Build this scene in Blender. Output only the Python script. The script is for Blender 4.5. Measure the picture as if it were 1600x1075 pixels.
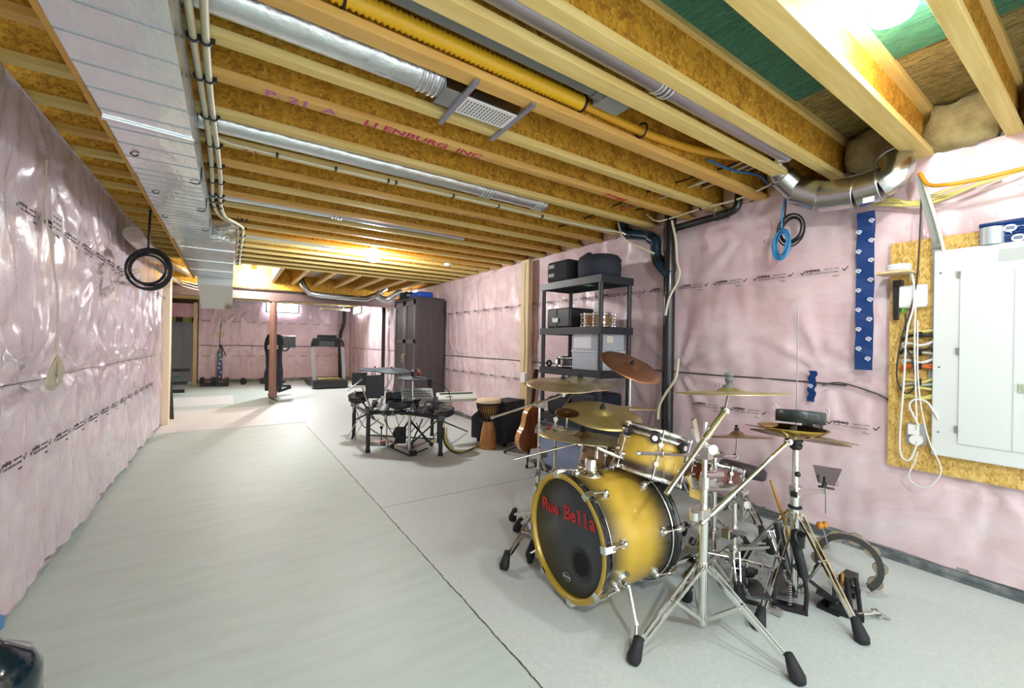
import bpy, math, random
from mathutils import Vector, Matrix, noise
random.seed(4)
V = Vector; PI = math.pi
for o in list(bpy.data.objects): bpy.data.objects.remove(o)
S = bpy.context.scene; COL = S.collection
# ---------------- camera ----------------
F = 656.0; CX, CY = 800.0, 537.5; H = 1.4
YAW = math.radians(33.97); ROLL = math.radians(0.93)
FW = V((math.sin(YAW), math.cos(YAW), 0)); R0 = V((math.cos(YAW), -math.sin(YAW), 0)); U0 = V((0, 0, 1))
RT = R0*math.cos(ROLL) + U0*math.sin(ROLL); UP = U0*math.cos(ROLL) - R0*math.sin(ROLL)
CAM = V((0, 0, H))
cd = bpy.data.cameras.new('camera'); co = bpy.data.objects.new('camera', cd); COL.objects.link(co)
m = Matrix.Identity(4)
for i in range(3): m[i][0] = RT[i]; m[i][1] = UP[i]; m[i][2] = -FW[i]; m[i][3] = CAM[i]
co.matrix_world = m
cd.sensor_width = 36; cd.lens = 36*F/1600; cd.clip_start = .02; cd.clip_end = 100
S.camera = co
# ---------------- world, exposure ----------------
w = bpy.data.worlds.new('world'); S.world = w; w.use_nodes = True
bg = w.node_tree.nodes['Background']; bg.inputs[0].default_value = (.94, .98, 1, 1); bg.inputs[1].default_value = 1.6
S.view_settings.view_transform = 'Standard'; S.view_settings.look = 'None'
S.view_settings.exposure = 0.90; S.view_settings.gamma = 1
BULB = 700.0     # emission of the ceiling bulbs
try:
    S.cycles.max_bounces = 10; S.cycles.diffuse_bounces = 6; S.cycles.caustics_reflective = False
    S.cycles.sample_clamp_indirect = 6
except Exception: pass

def at(px, py, x=None, y=None, z=None):
    """point of the view ray through a pixel on the plane x=, y= or z="""
    d = FW + RT*((px-CX)/F) + UP*((CY-py)/F)
    a, v = (0, x) if x is not None else (1, y) if y is not None else (2, z)
    return CAM + d*((v-CAM[a])/d[a])
def dep(p): return (V(p)-CAM).dot(FW)
def lin(h):
    if isinstance(h, str):
        c = [int(h[i:i+2], 16)/255 for i in (0, 2, 4)]
    else: c = [v/255 for v in h]
    return tuple((v/12.92 if v <= .04045 else ((v+.055)/1.055)**2.4) for v in c)
# ---------------- materials ----------------
MC = {}
def mat(name, col, rough=.5, metal=0, coat=0, crough=.08, var=None, bump=None, emit=None, alpha=1, trans=0, spec=.5, coatbump=None):
    if name in MC: return MC[name]
    M = bpy.data.materials.new(name); MC[name] = M; M.use_nodes = True
    nt = M.node_tree; N = nt.nodes; L = nt.links; b = N['Principled BSDF']
    c = lin(col); b.inputs['Base Color'].default_value = (*c, 1)
    b.inputs['Roughness'].default_value = rough; b.inputs['Metallic'].default_value = metal
    b.inputs['Coat Weight'].default_value = coat; b.inputs['Coat Roughness'].default_value = crough
    b.inputs['Specular IOR Level'].default_value = spec
    b.inputs['Alpha'].default_value = alpha; b.inputs['Transmission Weight'].default_value = trans
    tc = N.new('ShaderNodeTexCoord')
    def nz(scale, stretch=(1, 1, 1), detail=4, rough_=.55):
        mp = N.new('ShaderNodeMapping'); mp.inputs['Scale'].default_value = stretch
        L.new(tc.outputs['Object'], mp.inputs[0])
        n = N.new('ShaderNodeTexNoise'); n.inputs['Scale'].default_value = scale; n.inputs['Detail'].default_value = detail
        n.inputs['Roughness'].default_value = rough_
        L.new(mp.outputs[0], n.inputs[0]); return n
    if var:      # (colour2, scale, stretch, lo, hi)
        n = nz(var[1], var[2]); r = N.new('ShaderNodeMapRange')
        r.inputs[1].default_value = var[3] if len(var) > 3 else .35; r.inputs[2].default_value = var[4] if len(var) > 4 else .65
        L.new(n.outputs[0], r.inputs[0])
        mx = N.new('ShaderNodeMix'); mx.data_type = 'RGBA'
        mx.inputs[6].default_value = (*c, 1); mx.inputs[7].default_value = (*lin(var[0]), 1)
        L.new(r.outputs[0], mx.inputs[0]); L.new(mx.outputs[2], b.inputs['Base Color'])
    def bmp(sc, st, dist=.01, stretch=(1, 1, 1)):
        n = nz(sc, stretch); bp = N.new('ShaderNodeBump'); bp.inputs['Strength'].default_value = st; bp.inputs['Distance'].default_value = dist
        L.new(n.outputs[0], bp.inputs['Height']); return bp
    if bump: L.new(bmp(*bump).outputs[0], b.inputs['Normal'])
    if coatbump: L.new(bmp(*coatbump).outputs[0], b.inputs['Coat Normal'])
    if emit: b.inputs['Emission Color'].default_value = (*lin(emit[0]), 1); b.inputs['Emission Strength'].default_value = emit[1]
    return M
def osb(name, cols, scale=1.0, stretch=(1, 1, 1)):
    if name in MC: return MC[name]
    M = bpy.data.materials.new(name); MC[name] = M; M.use_nodes = True
    nt = M.node_tree; N = nt.nodes; L = nt.links; b = N['Principled BSDF']
    tc = N.new('ShaderNodeTexCoord'); mp = N.new('ShaderNodeMapping'); mp.inputs['Scale'].default_value = stretch
    L.new(tc.outputs['Object'], mp.inputs[0])
    nn = N.new('ShaderNodeTexNoise'); nn.inputs['Scale'].default_value = 26*scale; nn.inputs['Detail'].default_value = 2
    L.new(mp.outputs[0], nn.inputs[0])
    ad = N.new('ShaderNodeVectorMath'); ad.operation = 'MULTIPLY_ADD'; ad.inputs[1].default_value = (.11, .11, .11)
    L.new(nn.outputs['Color'], ad.inputs[0]); L.new(mp.outputs[0], ad.inputs[2])
    v = N.new('ShaderNodeTexVoronoi'); v.inputs['Scale'].default_value = 46*scale; L.new(ad.outputs[0], v.inputs['Vector'])
    sp = N.new('ShaderNodeSeparateColor'); L.new(v.outputs['Color'], sp.inputs[0])
    r = N.new('ShaderNodeValToRGB'); e = r.color_ramp.elements
    for i, c in enumerate(cols):
        q = e[i] if i < 2 else e.new(1)
    for i, c in enumerate(cols): e[i].position = i/(len(cols)-1); e[i].color = (*lin(c), 1)
    n2 = N.new('ShaderNodeTexNoise'); n2.inputs['Scale'].default_value = 9*scale; n2.inputs['Detail'].default_value = 7; n2.inputs['Roughness'].default_value = .7
    L.new(mp.outputs[0], n2.inputs[0])
    mm = N.new('ShaderNodeMath'); mm.operation = 'MULTIPLY_ADD'; mm.inputs[1].default_value = .55
    L.new(sp.outputs[0], mm.inputs[0])
    m2 = N.new('ShaderNodeMath'); m2.operation = 'MULTIPLY'; m2.inputs[1].default_value = .5; L.new(n2.outputs[0], m2.inputs[0])
    L.new(m2.outputs[0], mm.inputs[2]); L.new(mm.outputs[0], r.inputs[0]); L.new(r.outputs[0], b.inputs['Base Color'])
    b.inputs['Roughness'].default_value = .7
    bp = N.new('ShaderNodeBump'); bp.inputs['Strength'].default_value = .35; bp.inputs['Distance'].default_value = .004
    L.new(mm.outputs[0], bp.inputs['Height']); L.new(bp.outputs[0], b.inputs['Normal'])
    return M
# ---------------- mesh building ----------------
def basis(ax):
    ax = V(ax).normalized(); t = V((0, 0, 1)) if abs(ax.z) < .9 else V((1, 0, 0))
    u = ax.cross(t).normalized(); return u, ax.cross(u).normalized(), ax
class MB:
    def __init__(s): s.v = []; s.f = []; s.m = []; s.s = []
    def add(s, vs, fs, mi=0, sm=False):
        k = len(s.v); s.v += [V(q) for q in vs]
        for f in fs: s.f.append([k+i for i in f]); s.m.append(mi); s.s.append(sm)
        return s
    def box(s, c, d, rz=0, R=None, mi=0, taper=1):
        R = R or Matrix.Rotation(rz, 3, 'Z'); c = V(c); vs = []
        for z in (-1, 1):
            k = 1 if z < 0 else taper
            for x, y in ((-1, -1), (1, -1), (1, 1), (-1, 1)): vs.append(c + R @ V((x*d[0]/2*k, y*d[1]/2*k, z*d[2]/2)))
        return s.add(vs, [(3, 2, 1, 0), (4, 5, 6, 7), (0, 1, 5, 4), (1, 2, 6, 5), (2, 3, 7, 6), (3, 0, 4, 7)], mi)
    def box2(s, a, b, mi=0):
        a, b = V(a), V(b); d = b-a
        return s.box((a+b)/2, (abs(d.x), abs(d.y), abs(d.z)), mi=mi)
    def bar(s, p0, p1, w, h, up=(0, 0, 1), mi=0):
        p0, p1 = V(p0), V(p1); a = (p1-p0); l = a.length; a.normalize(); u = V(up)
        if abs(a.dot(u)) > .98: u = V((1, 0, 0))
        sd = a.cross(u).normalized(); u = sd.cross(a).normalized()
        R = Matrix((sd, a, u)).transposed()
        return s.box((p0+p1)/2, (w, l, h), R=R, mi=mi)
    def cyl(s, p0, p1, r0, r1=None, n=14, caps=True, mi=0):
        p0, p1 = V(p0), V(p1); r1 = r0 if r1 is None else r1
        u, w, a = basis(p1-p0); A = []; B = []
        for i in range(n):
            t = 2*PI*i/n; d = u*math.cos(t)+w*math.sin(t); A.append(p0+d*r0); B.append(p1+d*r1)
        s.add(A+B, [(i, (i+1) % n, n+(i+1) % n, n+i) for i in range(n)], mi, True)
        if caps:
            s.add(A, [tuple(range(n))[::-1]], mi); s.add(B, [tuple(range(n))], mi)
        return s
    def tube(s, pts, r, n=8, closed=False, mi=0):
        P = [V(p) for p in pts]; K = len(P); rs = r if isinstance(r, (list, tuple)) else [r]*K
        vs = []; pu = None
        for i, p in enumerate(P):
            a = (P[(i+1) % K]-P[i-1]) if closed else (P[min(i+1, K-1)]-P[max(i-1, 0)])
            if a.length < 1e-9: a = V((0, 0, 1))
            a.normalize()
            if pu is None: u = basis(a)[0]
            else:
                u = pu-a*pu.dot(a); u = u.normalized() if u.length > 1e-6 else basis(a)[0]
            pu = u; ww = a.cross(u)
            vs += [p+(u*math.cos(2*PI*j/n)+ww*math.sin(2*PI*j/n))*rs[i] for j in range(n)]
        fs = []
        for i in range(K if closed else K-1):
            q = ((i+1) % K)*n
            fs += [(i*n+j, i*n+(j+1) % n, q+(j+1) % n, q+j) for j in range(n)]
        s.add(vs, fs, mi, True)
        if not closed: s.add(vs[:n], [tuple(range(n))[::-1]], mi); s.add(vs[-n:], [tuple(range(n))], mi)
        return s
    def lathe(s, prof, o=(0, 0, 0), ax=(0, 0, 1), n=32, mi=0, sm=True, flat=False):
        o = V(o); u, w, a = basis(ax); vs = []; fs = []
        for r, z in prof: vs += [o+a*z+(u*math.cos(2*PI*j/n)+w*math.sin(2*PI*j/n))*max(r, 1e-4) for j in range(n)]
        for i in range(len(prof)-1):
            fs += [(i*n+j, i*n+(j+1) % n, (i+1)*n+(j+1) % n, (i+1)*n+j) for j in range(n)]
        if flat:
            for f in fs: s.add([vs[i] for i in f], [(0, 1, 2, 3)], mi, False)
            return s
        return s.add(vs, fs, mi, sm)
    def sph(s, c, r, n=14, sc=(1, 1, 1), mi=0):
        vs = []; K = n//2; c = V(c)
        for i in range(K+1):
            t = PI*i/K
            for j in range(n):
                q = 2*PI*j/n; vs.append(c+V((math.sin(t)*math.cos(q)*sc[0], math.sin(t)*math.sin(q)*sc[1], math.cos(t)*sc[2]))*r)
        return s.add(vs, [(i*n+j, (i+1)*n+j, (i+1)*n+(j+1) % n, i*n+(j+1) % n) for i in range(K) for j in range(n)], mi, True)
    def ring(s, c, ax, R, r, n=32, k=8, a0=0, a1=2*PI, mi=0):
        u, w, a = basis(ax); full = abs(a1-a0-2*PI) < 1e-6; c = V(c)
        N_ = n if full else n+1
        return s.tube([c+(u*math.cos(a0+(a1-a0)*i/n)+w*math.sin(a0+(a1-a0)*i/n))*R for i in range(N_)], r, k, full, mi)
    def prism(s, out, o, u, v, h, mi=0):
        o, u, v = V(o), V(u).normalized(), V(v).normalized(); w_ = u.cross(v); n = len(out)
        A = [o+u*a+v*b-w_*(h/2) for a, b in out]; B = [q+w_*h for q in A]
        return s.add(A+B, [tuple(range(n))[::-1], tuple(range(n, 2*n))]+[(i, (i+1) % n, n+(i+1) % n, n+i) for i in range(n)], mi)
    def text(s, t, o, u, v, size, ext=.0008, mi=0, off=0, align='LEFT', shear=0):
        cu = bpy.data.curves.new('t', 'FONT'); cu.body = t; cu.size = size; cu.extrude = ext; cu.offset = off; cu.resolution_u = 2
        cu.align_x = align; cu.align_y = 'CENTER'; cu.shear = shear
        ob = bpy.data.objects.new('t', cu); COL.objects.link(ob)
        me = bpy.data.meshes.new_from_object(ob.evaluated_get(bpy.context.evaluated_depsgraph_get()))
        o, u, v = V(o), V(u).normalized(), V(v).normalized(); w_ = u.cross(v)
        s.add([o+u*q.co.x+v*q.co.y+w_*q.co.z for q in me.vertices], [tuple(p.vertices) for p in me.polygons], mi)
        bpy.data.objects.remove(ob); bpy.data.curves.remove(cu); bpy.data.meshes.remove(me)
        return s
def spl(pts, k=6, closed=False):
    P = [V(p) for p in pts]; n = len(P); out = []
    for i in range(n if closed else n-1):
        g = (lambda j: P[j % n]) if closed else (lambda j: P[max(0, min(n-1, j))])
        a, b, c, d = g(i-1), g(i), g(i+1), g(i+2)
        for q in range(k):
            t = q/k; out.append(.5*((2*b)+(c-a)*t+(2*a-5*b+4*c-d)*t*t+(3*b-a-3*c+d)*t**3))
    if not closed: out.append(P[-1])
    return out
def mesh(name, mb, mats, parent=None, bevel=0, label=None):
    """link one mesh object; its vertices are given in world space; a parent Empty or mesh only gives the origin"""
    org = V(parent['org']) if parent is not None else (sum(mb.v, V((0, 0, 0)))/len(mb.v))
    if parent is None:
        zs = min(q.z for q in mb.v); org = V((org.x, org.y, zs))
    me = bpy.data.meshes.new(name); me.from_pydata([tuple(q-org) for q in mb.v], [], mb.f)
    for M in (mats if isinstance(mats, (list, tuple)) else [mats]): me.materials.append(M)
    me.polygons.foreach_set('material_index', mb.m); me.polygons.foreach_set('use_smooth', mb.s); me.update()
    o = bpy.data.objects.new(name, me); COL.objects.link(o); o['org'] = tuple(org)
    if parent is None: o.location = org
    else: o.parent = parent
    if label: o['label'] = label
    if bevel:
        b = o.modifiers.new('bevel', 'BEVEL'); b.width = bevel; b.segments = 2; b.limit_method = 'ANGLE'; b.angle_limit = .7
    return o
def thing(name, label, cat, loc, group=None):
    o = bpy.data.objects.new(name, None); COL.objects.link(o); o.location = loc; o['org'] = tuple(loc)
    o.empty_display_size = .05; return tag(o, label, cat, group)
def tag(o, label, cat, group=None):
    o['label'] = label; o['category'] = cat
    if group: o['group'] = group
    return o
def struct(name, mb, mats, bevel=0):
    o = mesh(name, mb, mats, bevel=bevel); o['kind'] = 'structure'; return o
def dup(root, loc, label=None, rz=None, group=None):
    r = root.copy(); COL.objects.link(r); r.location = loc; r['org'] = tuple(loc)
    if label: r['label'] = label
    if group: r['group'] = group
    if rz is not None: r.rotation_euler = (0, 0, rz)
    for ch in list(root.children):
        c = ch.copy(); COL.objects.link(c); c.parent = r
        for g in ch.children:
            d = g.copy(); COL.objects.link(d); d.parent = c
    return r
# ---------------- palette ----------------
JOIST = mat('joist_wood', 'E5D08A', .65, var=('CEB05E', 3.0, (.6, 9, 9), .3, .75), bump=(60, .15, .002, (.1, 1, 1)))
JOISTO = mat('joist_wood_orange', 'DFB768', .65, var=('C89648', 3.0, (.6, 9, 9), .3, .75), bump=(60, .15, .002, (.1, 1, 1)))
WEB = osb('joist_web_osb', ['6E4A0E', 'AC7A1A', 'D09C2C', 'E2B84A'], .9, (1, 1, 1))
SUB = osb('subfloor_osb', ['3E3A20', '6E6438', '988A52', 'B8A76C'], 1.0, (2.4, .5, 1))
SUBG = osb('subfloor_green', ['1E3A36', '2F6656', '3E7E64', '5A8A66'], 1.1, (2.6, .45, 1))
OSBW = osb('wall_osb', ['7A5A1E', 'BB9244', 'D9B767', 'E7CD85'], 1.3, (1, 1, .5))
STUD = mat('stud_wood', 'DCC9A2', .65, var=('C4AA78', 3, (9, 9, .6), .3, .75))
CHROME = mat('chrome', 'E4E4E0', .12, 1)
CHROMEB = mat('brushed_steel', 'C9C8C2', .3, 1)
BLK = mat('black_plastic', '17181A', .45)
BLKR = mat('black_rubber', '1B1C1E', .7)
BLKM = mat('black_metal', '222326', .35, .3)
GAL = mat('galvanised_steel', 'C6C9C8', .25, 1, bump=(14, .25, .01))
FOIL = mat('foil_wrap', 'D8DCDE', .3, .85, bump=(9, .5, .02))
WHITE = mat('white_plastic', 'E8E8E4', .4)
# ================= room shell =================
XR, XL, YE = 3.74, -.90, 16.5
# floor: painted concrete, two pours divided by saw cuts
def floor_mat():
    M = bpy.data.materials.new('painted_concrete'); M.use_nodes = True; nt = M.node_tree; N = nt.nodes; L = nt.links; b = N['Principled BSDF']
    g = N.new('ShaderNodeNewGeometry'); sx = N.new('ShaderNodeSeparateXYZ'); L.new(g.outputs['Position'], sx.inputs[0])
    def math_(op, a, c=None, d=None):
        n = N.new('ShaderNodeMath'); n.operation = op
        for i, v in enumerate((a, c, d)):
            if v is None: continue
            if isinstance(v, (int, float)): n.inputs[i].default_value = v
            else: L.new(v, n.inputs[i])
        return n.outputs[0]
    def nz(sc, st=(1, 1, 1), det=5, ro=.6):
        mp = N.new('ShaderNodeMapping'); mp.inputs['Scale'].default_value = st; L.new(g.outputs['Position'], mp.inputs[0])
        n = N.new('ShaderNodeTexNoise'); n.inputs['Scale'].default_value = sc; n.inputs['Detail'].default_value = det; n.inputs['Roughness'].default_value = ro
        L.new(mp.outputs[0], n.inputs[0]); return n.outputs[0]
    def mix(f, c1, c2):
        m_ = N.new('ShaderNodeMix'); m_.data_type = 'RGBA'; L.new(f, m_.inputs[0])
        for i, c in ((6, c1), (7, c2)):
            if isinstance(c, str): m_.inputs[i].default_value = (*lin(c), 1)
            else: L.new(c, m_.inputs[i])
        return m_.outputs[2]
    wob = math_('MULTIPLY', math_('SUBTRACT', nz(9, det=6, ro=.75), .5), .03)
    side = math_('GREATER_THAN', math_('ADD', sx.outputs[0], wob), 1.08)
    smear = N.new('ShaderNodeMapRange'); smear.inputs[1].default_value = .42; smear.inputs[2].default_value = .72; L.new(nz(2.2, (1, 5, 1)), smear.inputs[0])
    left = mix(smear.outputs[0], 'BCC8C1', 'B3BDB6')
    speck = N.new('ShaderNodeMapRange'); speck.inputs[1].default_value = .35; speck.inputs[2].default_value = .7; L.new(nz(38, det=8, ro=.8), speck.inputs[0])
    right = mix(speck.outputs[0], 'CAD1CF', 'B8BEBB')
    blotch = N.new('ShaderNodeMapRange'); blotch.inputs[1].default_value = .5; blotch.inputs[2].default_value = .8; blotch.inputs[4].default_value = .5; L.new(nz(1.6), blotch.inputs[0])
    right = mix(blotch.outputs[0], right, 'BCC2C2')
    c = mix(side, left, right)
    spot = math_('GREATER_THAN', nz(7, (1, 3, 1), 3), .735)
    c = mix(math_('MULTIPLY', spot, .35), c, '85806E')
    dx = math_('ABSOLUTE', math_('SUBTRACT', math_('ADD', sx.outputs[0], wob), 1.08))
    cr1 = math_('MULTIPLY', math_('LESS_THAN', dx, .0042), math_('LESS_THAN', sx.outputs[1], 7.6))
    dy = math_('ABSOLUTE', math_('SUBTRACT', math_('ADD', sx.outputs[1], math_('MULTIPLY', wob, .4)), 3.54))
    cr2 = math_('MULTIPLY', math_('LESS_THAN', dy, .004), math_('GREATER_THAN', sx.outputs[0], 1.07))
    cr = math_('MAXIMUM', cr1, cr2)
    c = mix(cr, c, '4E4C40')
    L.new(c, b.inputs['Base Color']); b.inputs['Roughness'].default_value = .5
    bp = N.new('ShaderNodeBump'); bp.inputs['Strength'].default_value = .25; bp.inputs['Distance'].default_value = .004
    L.new(nz(30, det=6), bp.inputs['Height']); L.new(bp.outputs[0], b.inputs['Normal'])
    return M
struct('floor', MB().box2((-4.2, -1.6, -.15), (4.3, 18.6, 0)), floor_mat())
# ceiling: subfloor sheets
GX, GY = 2.93, 1.21
struct('ceiling', MB().box2((-4.2, -1.6, 2.96), (4.3, 18.6, 3.02)), SUB)
g = mesh('green_subfloor_panel', MB().box2((-.2, -1.6, 2.952), (GX, GY, 2.9598)), SUBG)
tag(g, 'green-stained sheet of strand board nailed over the nearest joists by the bright bulb', 'panel')
# insulation walls under clear vapour barrier
def film(name, c1, c2, coat=1.0):
    M = bpy.data.materials.new(name); M.use_nodes = True; nt = M.node_tree; N = nt.nodes; L = nt.links; b = N['Principled BSDF']
    tc = N.new('ShaderNodeTexCoord')
    def nz(sc, st=(1, 1, 1), det=5, ro=.6, dist=0):
        mp = N.new('ShaderNodeMapping'); mp.inputs['Scale'].default_value = st; L.new(tc.outputs['Object'], mp.inputs[0])
        n = N.new('ShaderNodeTexNoise'); n.inputs['Scale'].default_value = sc; n.inputs['Detail'].default_value = det
        n.inputs['Roughness'].default_value = ro; n.inputs['Distortion'].default_value = dist
        L.new(mp.outputs[0], n.inputs[0]); return n.outputs[0]
    r = N.new('ShaderNodeValToRGB'); e = r.color_ramp.elements; e[0].position = .3; e[1].position = .68
    e[0].color = (*lin(c2), 1); e[1].color = (*lin(c1), 1); L.new(nz(2.3, (1, 1, 1.6), 7, .65, .8), r.inputs[0]); L.new(r.outputs[0], b.inputs['Base Color'])
    b.inputs['Roughness'].default_value = .75; b.inputs['Coat Weight'].default_value = coat; b.inputs['Coat Roughness'].default_value = .09; b.inputs['Coat IOR'].default_value = 1.55
    b1 = N.new('ShaderNodeBump'); b1.inputs['Strength'].default_value = .5; b1.inputs['Distance'].default_value = .02
    L.new(nz(4, (1, 1, 1), 4, .5), b1.inputs['Height']); L.new(b1.outputs[0], b.inputs['Normal'])
    b2 = N.new('ShaderNodeBump'); b2.inputs['Strength'].default_value = .65; b2.inputs['Distance'].default_value = .03
    L.new(nz(2.6, (1, 1.5, .8), 7, .6, 1.6), b2.inputs['Height']); L.new(b2.outputs[0], b.inputs['Coat Normal'])
    return M
FILML = film('vapour_barrier_mauve', 'E2D6DC', 'D2B9C4')
FILMR = film('vapour_barrier_pink', 'E2D1D3', 'D2B0B5')
FILMB = film('vapour_barrier_rose', 'EAD6E0', 'DCBCCC')
def dfn(u, z, seed, pins, fold=0.0):
    n = noise.noise
    e = 1-math.exp(-((z-1.16)/.07)**2)*.75
    d = .020*abs(math.sin(PI*u/.61))**.8*e + .022*n(V((u*1.3, z*1.6, seed))) + .010*n(V((u*4, z*3, seed+5)))
    d += .0055*n(V((u*13, z*4, seed+9)))
    for (pu, pz, A, K) in pins:
        du, dz = u-pu, z-pz; r = math.hypot(du, dz)
        A *= .7
        if r < 1.3:
            a = math.atan2(dz, du)
            d += A*math.exp(-r/.38)*(math.sin(a*K+pu)+.6*math.sin(a*K*1.7+pz*3))*min(1, r/.08)-.02*math.exp(-(r/.07)**2)
    if fold:
        k = max(0, min(1, (1.1-z)/.5)); d += fold*k*n(V((u*10+1.5*z, z*1.1, seed+3)))
        d += fold*1.2*n(V((u*8-1.8*z, z*.9, seed+13)))
    return max(d, -.012)
def sheet(o, ud, nd, L_, z0, z1, nu, nv, seed, pins, fold=0, base=0, hem=0, clampz=None):
    o, ud, nd = V(o), V(ud), V(nd); mb = MB(); vs = []
    for j in range(nv+1):
        for i in range(nu+1):
            u = L_*i/nu; zb = z0+hem*(noise.noise(V((u*1.4, seed, 0)))+.4*noise.noise(V((u*4, seed, 3))))
            z = zb+(z1-zb)*j/nv
            p = o+ud*u; q = u+(o.dot(ud))
            d = dfn(q, z, seed, pins, fold)+base
            if clampz and clampz(q, z): d = min(d, .012)
            vs.append(V((p.x, p.y, z))+nd*d)
    mb.add(vs, [(j*(nu+1)+i, j*(nu+1)+i+1, (j+1)*(nu+1)+i+1, (j+1)*(nu+1)+i) for j in range(nv) for i in range(nu)], 0, True)
    # back skin for thickness
    k = nu+1; B = [o+ud*(L_*i/nu)-nd*.09 for i in (0, nu)]
    mb.add([vs[0], vs[nu], vs[nv*k+nu], vs[nv*k], V((B[0].x, B[0].y, z0)), V((B[1].x, B[1].y, z0)), V((B[1].x, B[1].y, z1)), V((B[0].x, B[0].y, z1))],
           [(0, 4, 7, 3), (1, 2, 6, 5), (3, 7, 6, 2), (0, 1, 5, 4), (4, 5, 6, 7)])
    return mb
pinsR = [(2.55, 1.16, .030, 9), (1.30, 1.22, .026, 11), (1.02, 1.22, .022, 9), (.45, .66, .02, 9), (5.0, 1.17, .02, 10), (6.6, 2.55, .02, 12), (7.5, 1.17, .015, 9), (4.0, 2.3, .02, 8), (1.9, 2.45, .02, 9), (3.2, 1.15, .015, 9)]
pinsL = [(5.6, 2.05, .045, 11), (4.6, 1.95, .035, 13), (3.3, 1.17, .03, 11), (5.9, 1.17, .035, 13), (7.0, 1.17, .03, 11), (2.9, 1.2, .02, 9), (4.2, 1.17, .024, 10), (6.6, 1.15, .024, 12), (5.2, 1.2, .03, 12), (3.6, 2.4, .02, 9), (7.6, 1.5, .02, 8)]
def osb_area(q, z): return q < .97 and .58 < z < 2.18
WR = struct('wall_right', sheet((XR, -1.5, 0), (0, 1, 0), (-1, 0, 0), 18.0, .06, 2.66, 560, 84, 3, pinsR, .008, hem=.015, clampz=osb_area), FILMR)
WL = struct('wall_left', sheet((XL, -1.5, 0), (0, 1, 0), (1, 0, 0), 10.45, .045, 2.64, 380, 84, 11, pinsL, .012, hem=.05), FILML)
pinsB = [(.2, 1.2, .02, 10), (2.2, .3, .03, 12), (1.2, 1.2, .015, 9), (3.2, 1.2, .02, 9), (.3, 2.3, .03, 12)]
WB = struct('wall_back', sheet((-.8, YE, 0), (1, 0, 0), (0, -1, 0), 4.54, .06, 2.62, 150, 70, 21, pinsB, .012), FILMB)
struct('trim_foundation_right', MB().box2((XR+.02, -1.5, 0), (XR+.14, YE, 2.7)).box2((XR-.012, -1.5, 0), (XR+.02, YE, .075)), mat('foundation_concrete', '6E7474', .85, var=('9AA09E', 6, (1, 1, 1), .45, .7)))
struct('trim_foundation_left', MB().box2((XL-.16, -1.5, 0), (XL-.04, 8.9, 2.7)).box2((XL-.05, -1.5, 0), (XL+.004, 8.9, .035)), mat('foundation_left', 'A9AFAE', .85, var=('848A88', 6, (1, 1, 1), .45, .7)))
struct('trim_foundation_back', MB().box2((-.85, YE+.09, 0), (3.9, YE+.2, 2.96)).box2((-.8, YE-.05, 0), (3.7, YE-.02, .1)), MC['foundation_concrete'])
# furring seam bar of the insulation rolls
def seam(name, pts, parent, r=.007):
    return mesh(name, MB().tube(spl(pts, 8), r, 6), mat('seam_strip_dark', '4C4A47', .5), parent)  # the strip itself is dark grey
seam('seam_strip', [(XR-.016-.01*math.sin(y*3), y, 1.145+.012*noise.noise(V((y*1.3, 0, 0)))+.02*(y > 9)) for y in [1.17+i*.3 for i in range(50)]], WR)
seam('seam_strip', [(XR-.05, 1.31, 1.13), (XR-.03, 1.2, 1.155), (XR-.03, 1.0, 1.10), (XR-.02, .93, 1.06)], WR, .006)
seam('seam_strip', [(XL+.03+.01*math.sin(y*3), y, 1.165+.015*noise.noise(V((y*1.3, 4, 0)))) for y in [.5+i*.3 for i in range(28)]], WL, .0035)
seam('seam_strip', [(x, YE-.03, 1.20+.01*math.sin(x*5)) for x in [-.75+i*.25 for i in range(18)]], WB, .012)
# sealant and strips running along the foot of the right wall
struct('baseboard_right', MB().box2((XR-.055, -1.5, 0), (XR-.01, 7.7, .018)).box2((XR-.03, -1.5, .018), (XR-.008, 7.7, .05)), mat('foot_strip_grey', '5C6264', .7, var=('8C9290', 8, (1, 1, 1), .5, .7)))
# printing on the film
INK = mat('film_ink', '3A3034', .6)
def printing(wall, y0s, z, sgn, xs, s=1.0):
    base = None
    for y in y0s:
        if base is None:
            mb = MB(); uu = V((0, -1, 0)) if sgn > 0 else V((0, 1, 0)); o = V((xs, y, z))
            mb.text('polytarp', o-uu*.115*s+V((0, 0, .012)), uu, (0, 0, 1), .030*s, .0006, off=.0016)
            mb.text('vapour-reta', o+uu*.012*s+V((0, 0, .012)), uu, (0, 0, 1), .022*s, .0006)
            mb.text('CGSB CAN/CGSB 51.34-M86', o-uu*.115*s-V((0, 0, .014)), uu, (0, 0, 1), .0185*s, .0006)
            mb.text('2008611', o+uu*.07*s-V((0, 0, .045)), uu, (0, 0, 1), .016*s, .0006)
            for k in (-.145, .155):
                c = o+uu*k*s
                mb.prism([(-.017, 0), (0, -.017), (.024, .014), (.019, .017), (0, -.006), (-.012, .004)], c, uu, (0, 0, 1), .0012)
            base = mesh('printed_mark', mb, INK, wall); y0 = y
        else:
            c = base.copy(); COL.objects.link(c); c.parent = wall; c.location = (0, y-y0, 0)
printing(WR, [1.32+i*.355 for i in range(24) if not 5.0 < 1.32+i*.355 < 5.2], 1.985, 1, XR-.052, .9)
printing(WR, [1.13, 1.86, 2.22]+[5.3+i*.355 for i in range(8)], .86, 1, XR-.050, .9)
printing(WL, [3.1+i*.355 for i in range(16)], 2.03, -1, XL+.058, .9)
printing(WL, [2.95+i*.355 for i in range(13)], .80, -1, XL+.062, .9)
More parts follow.
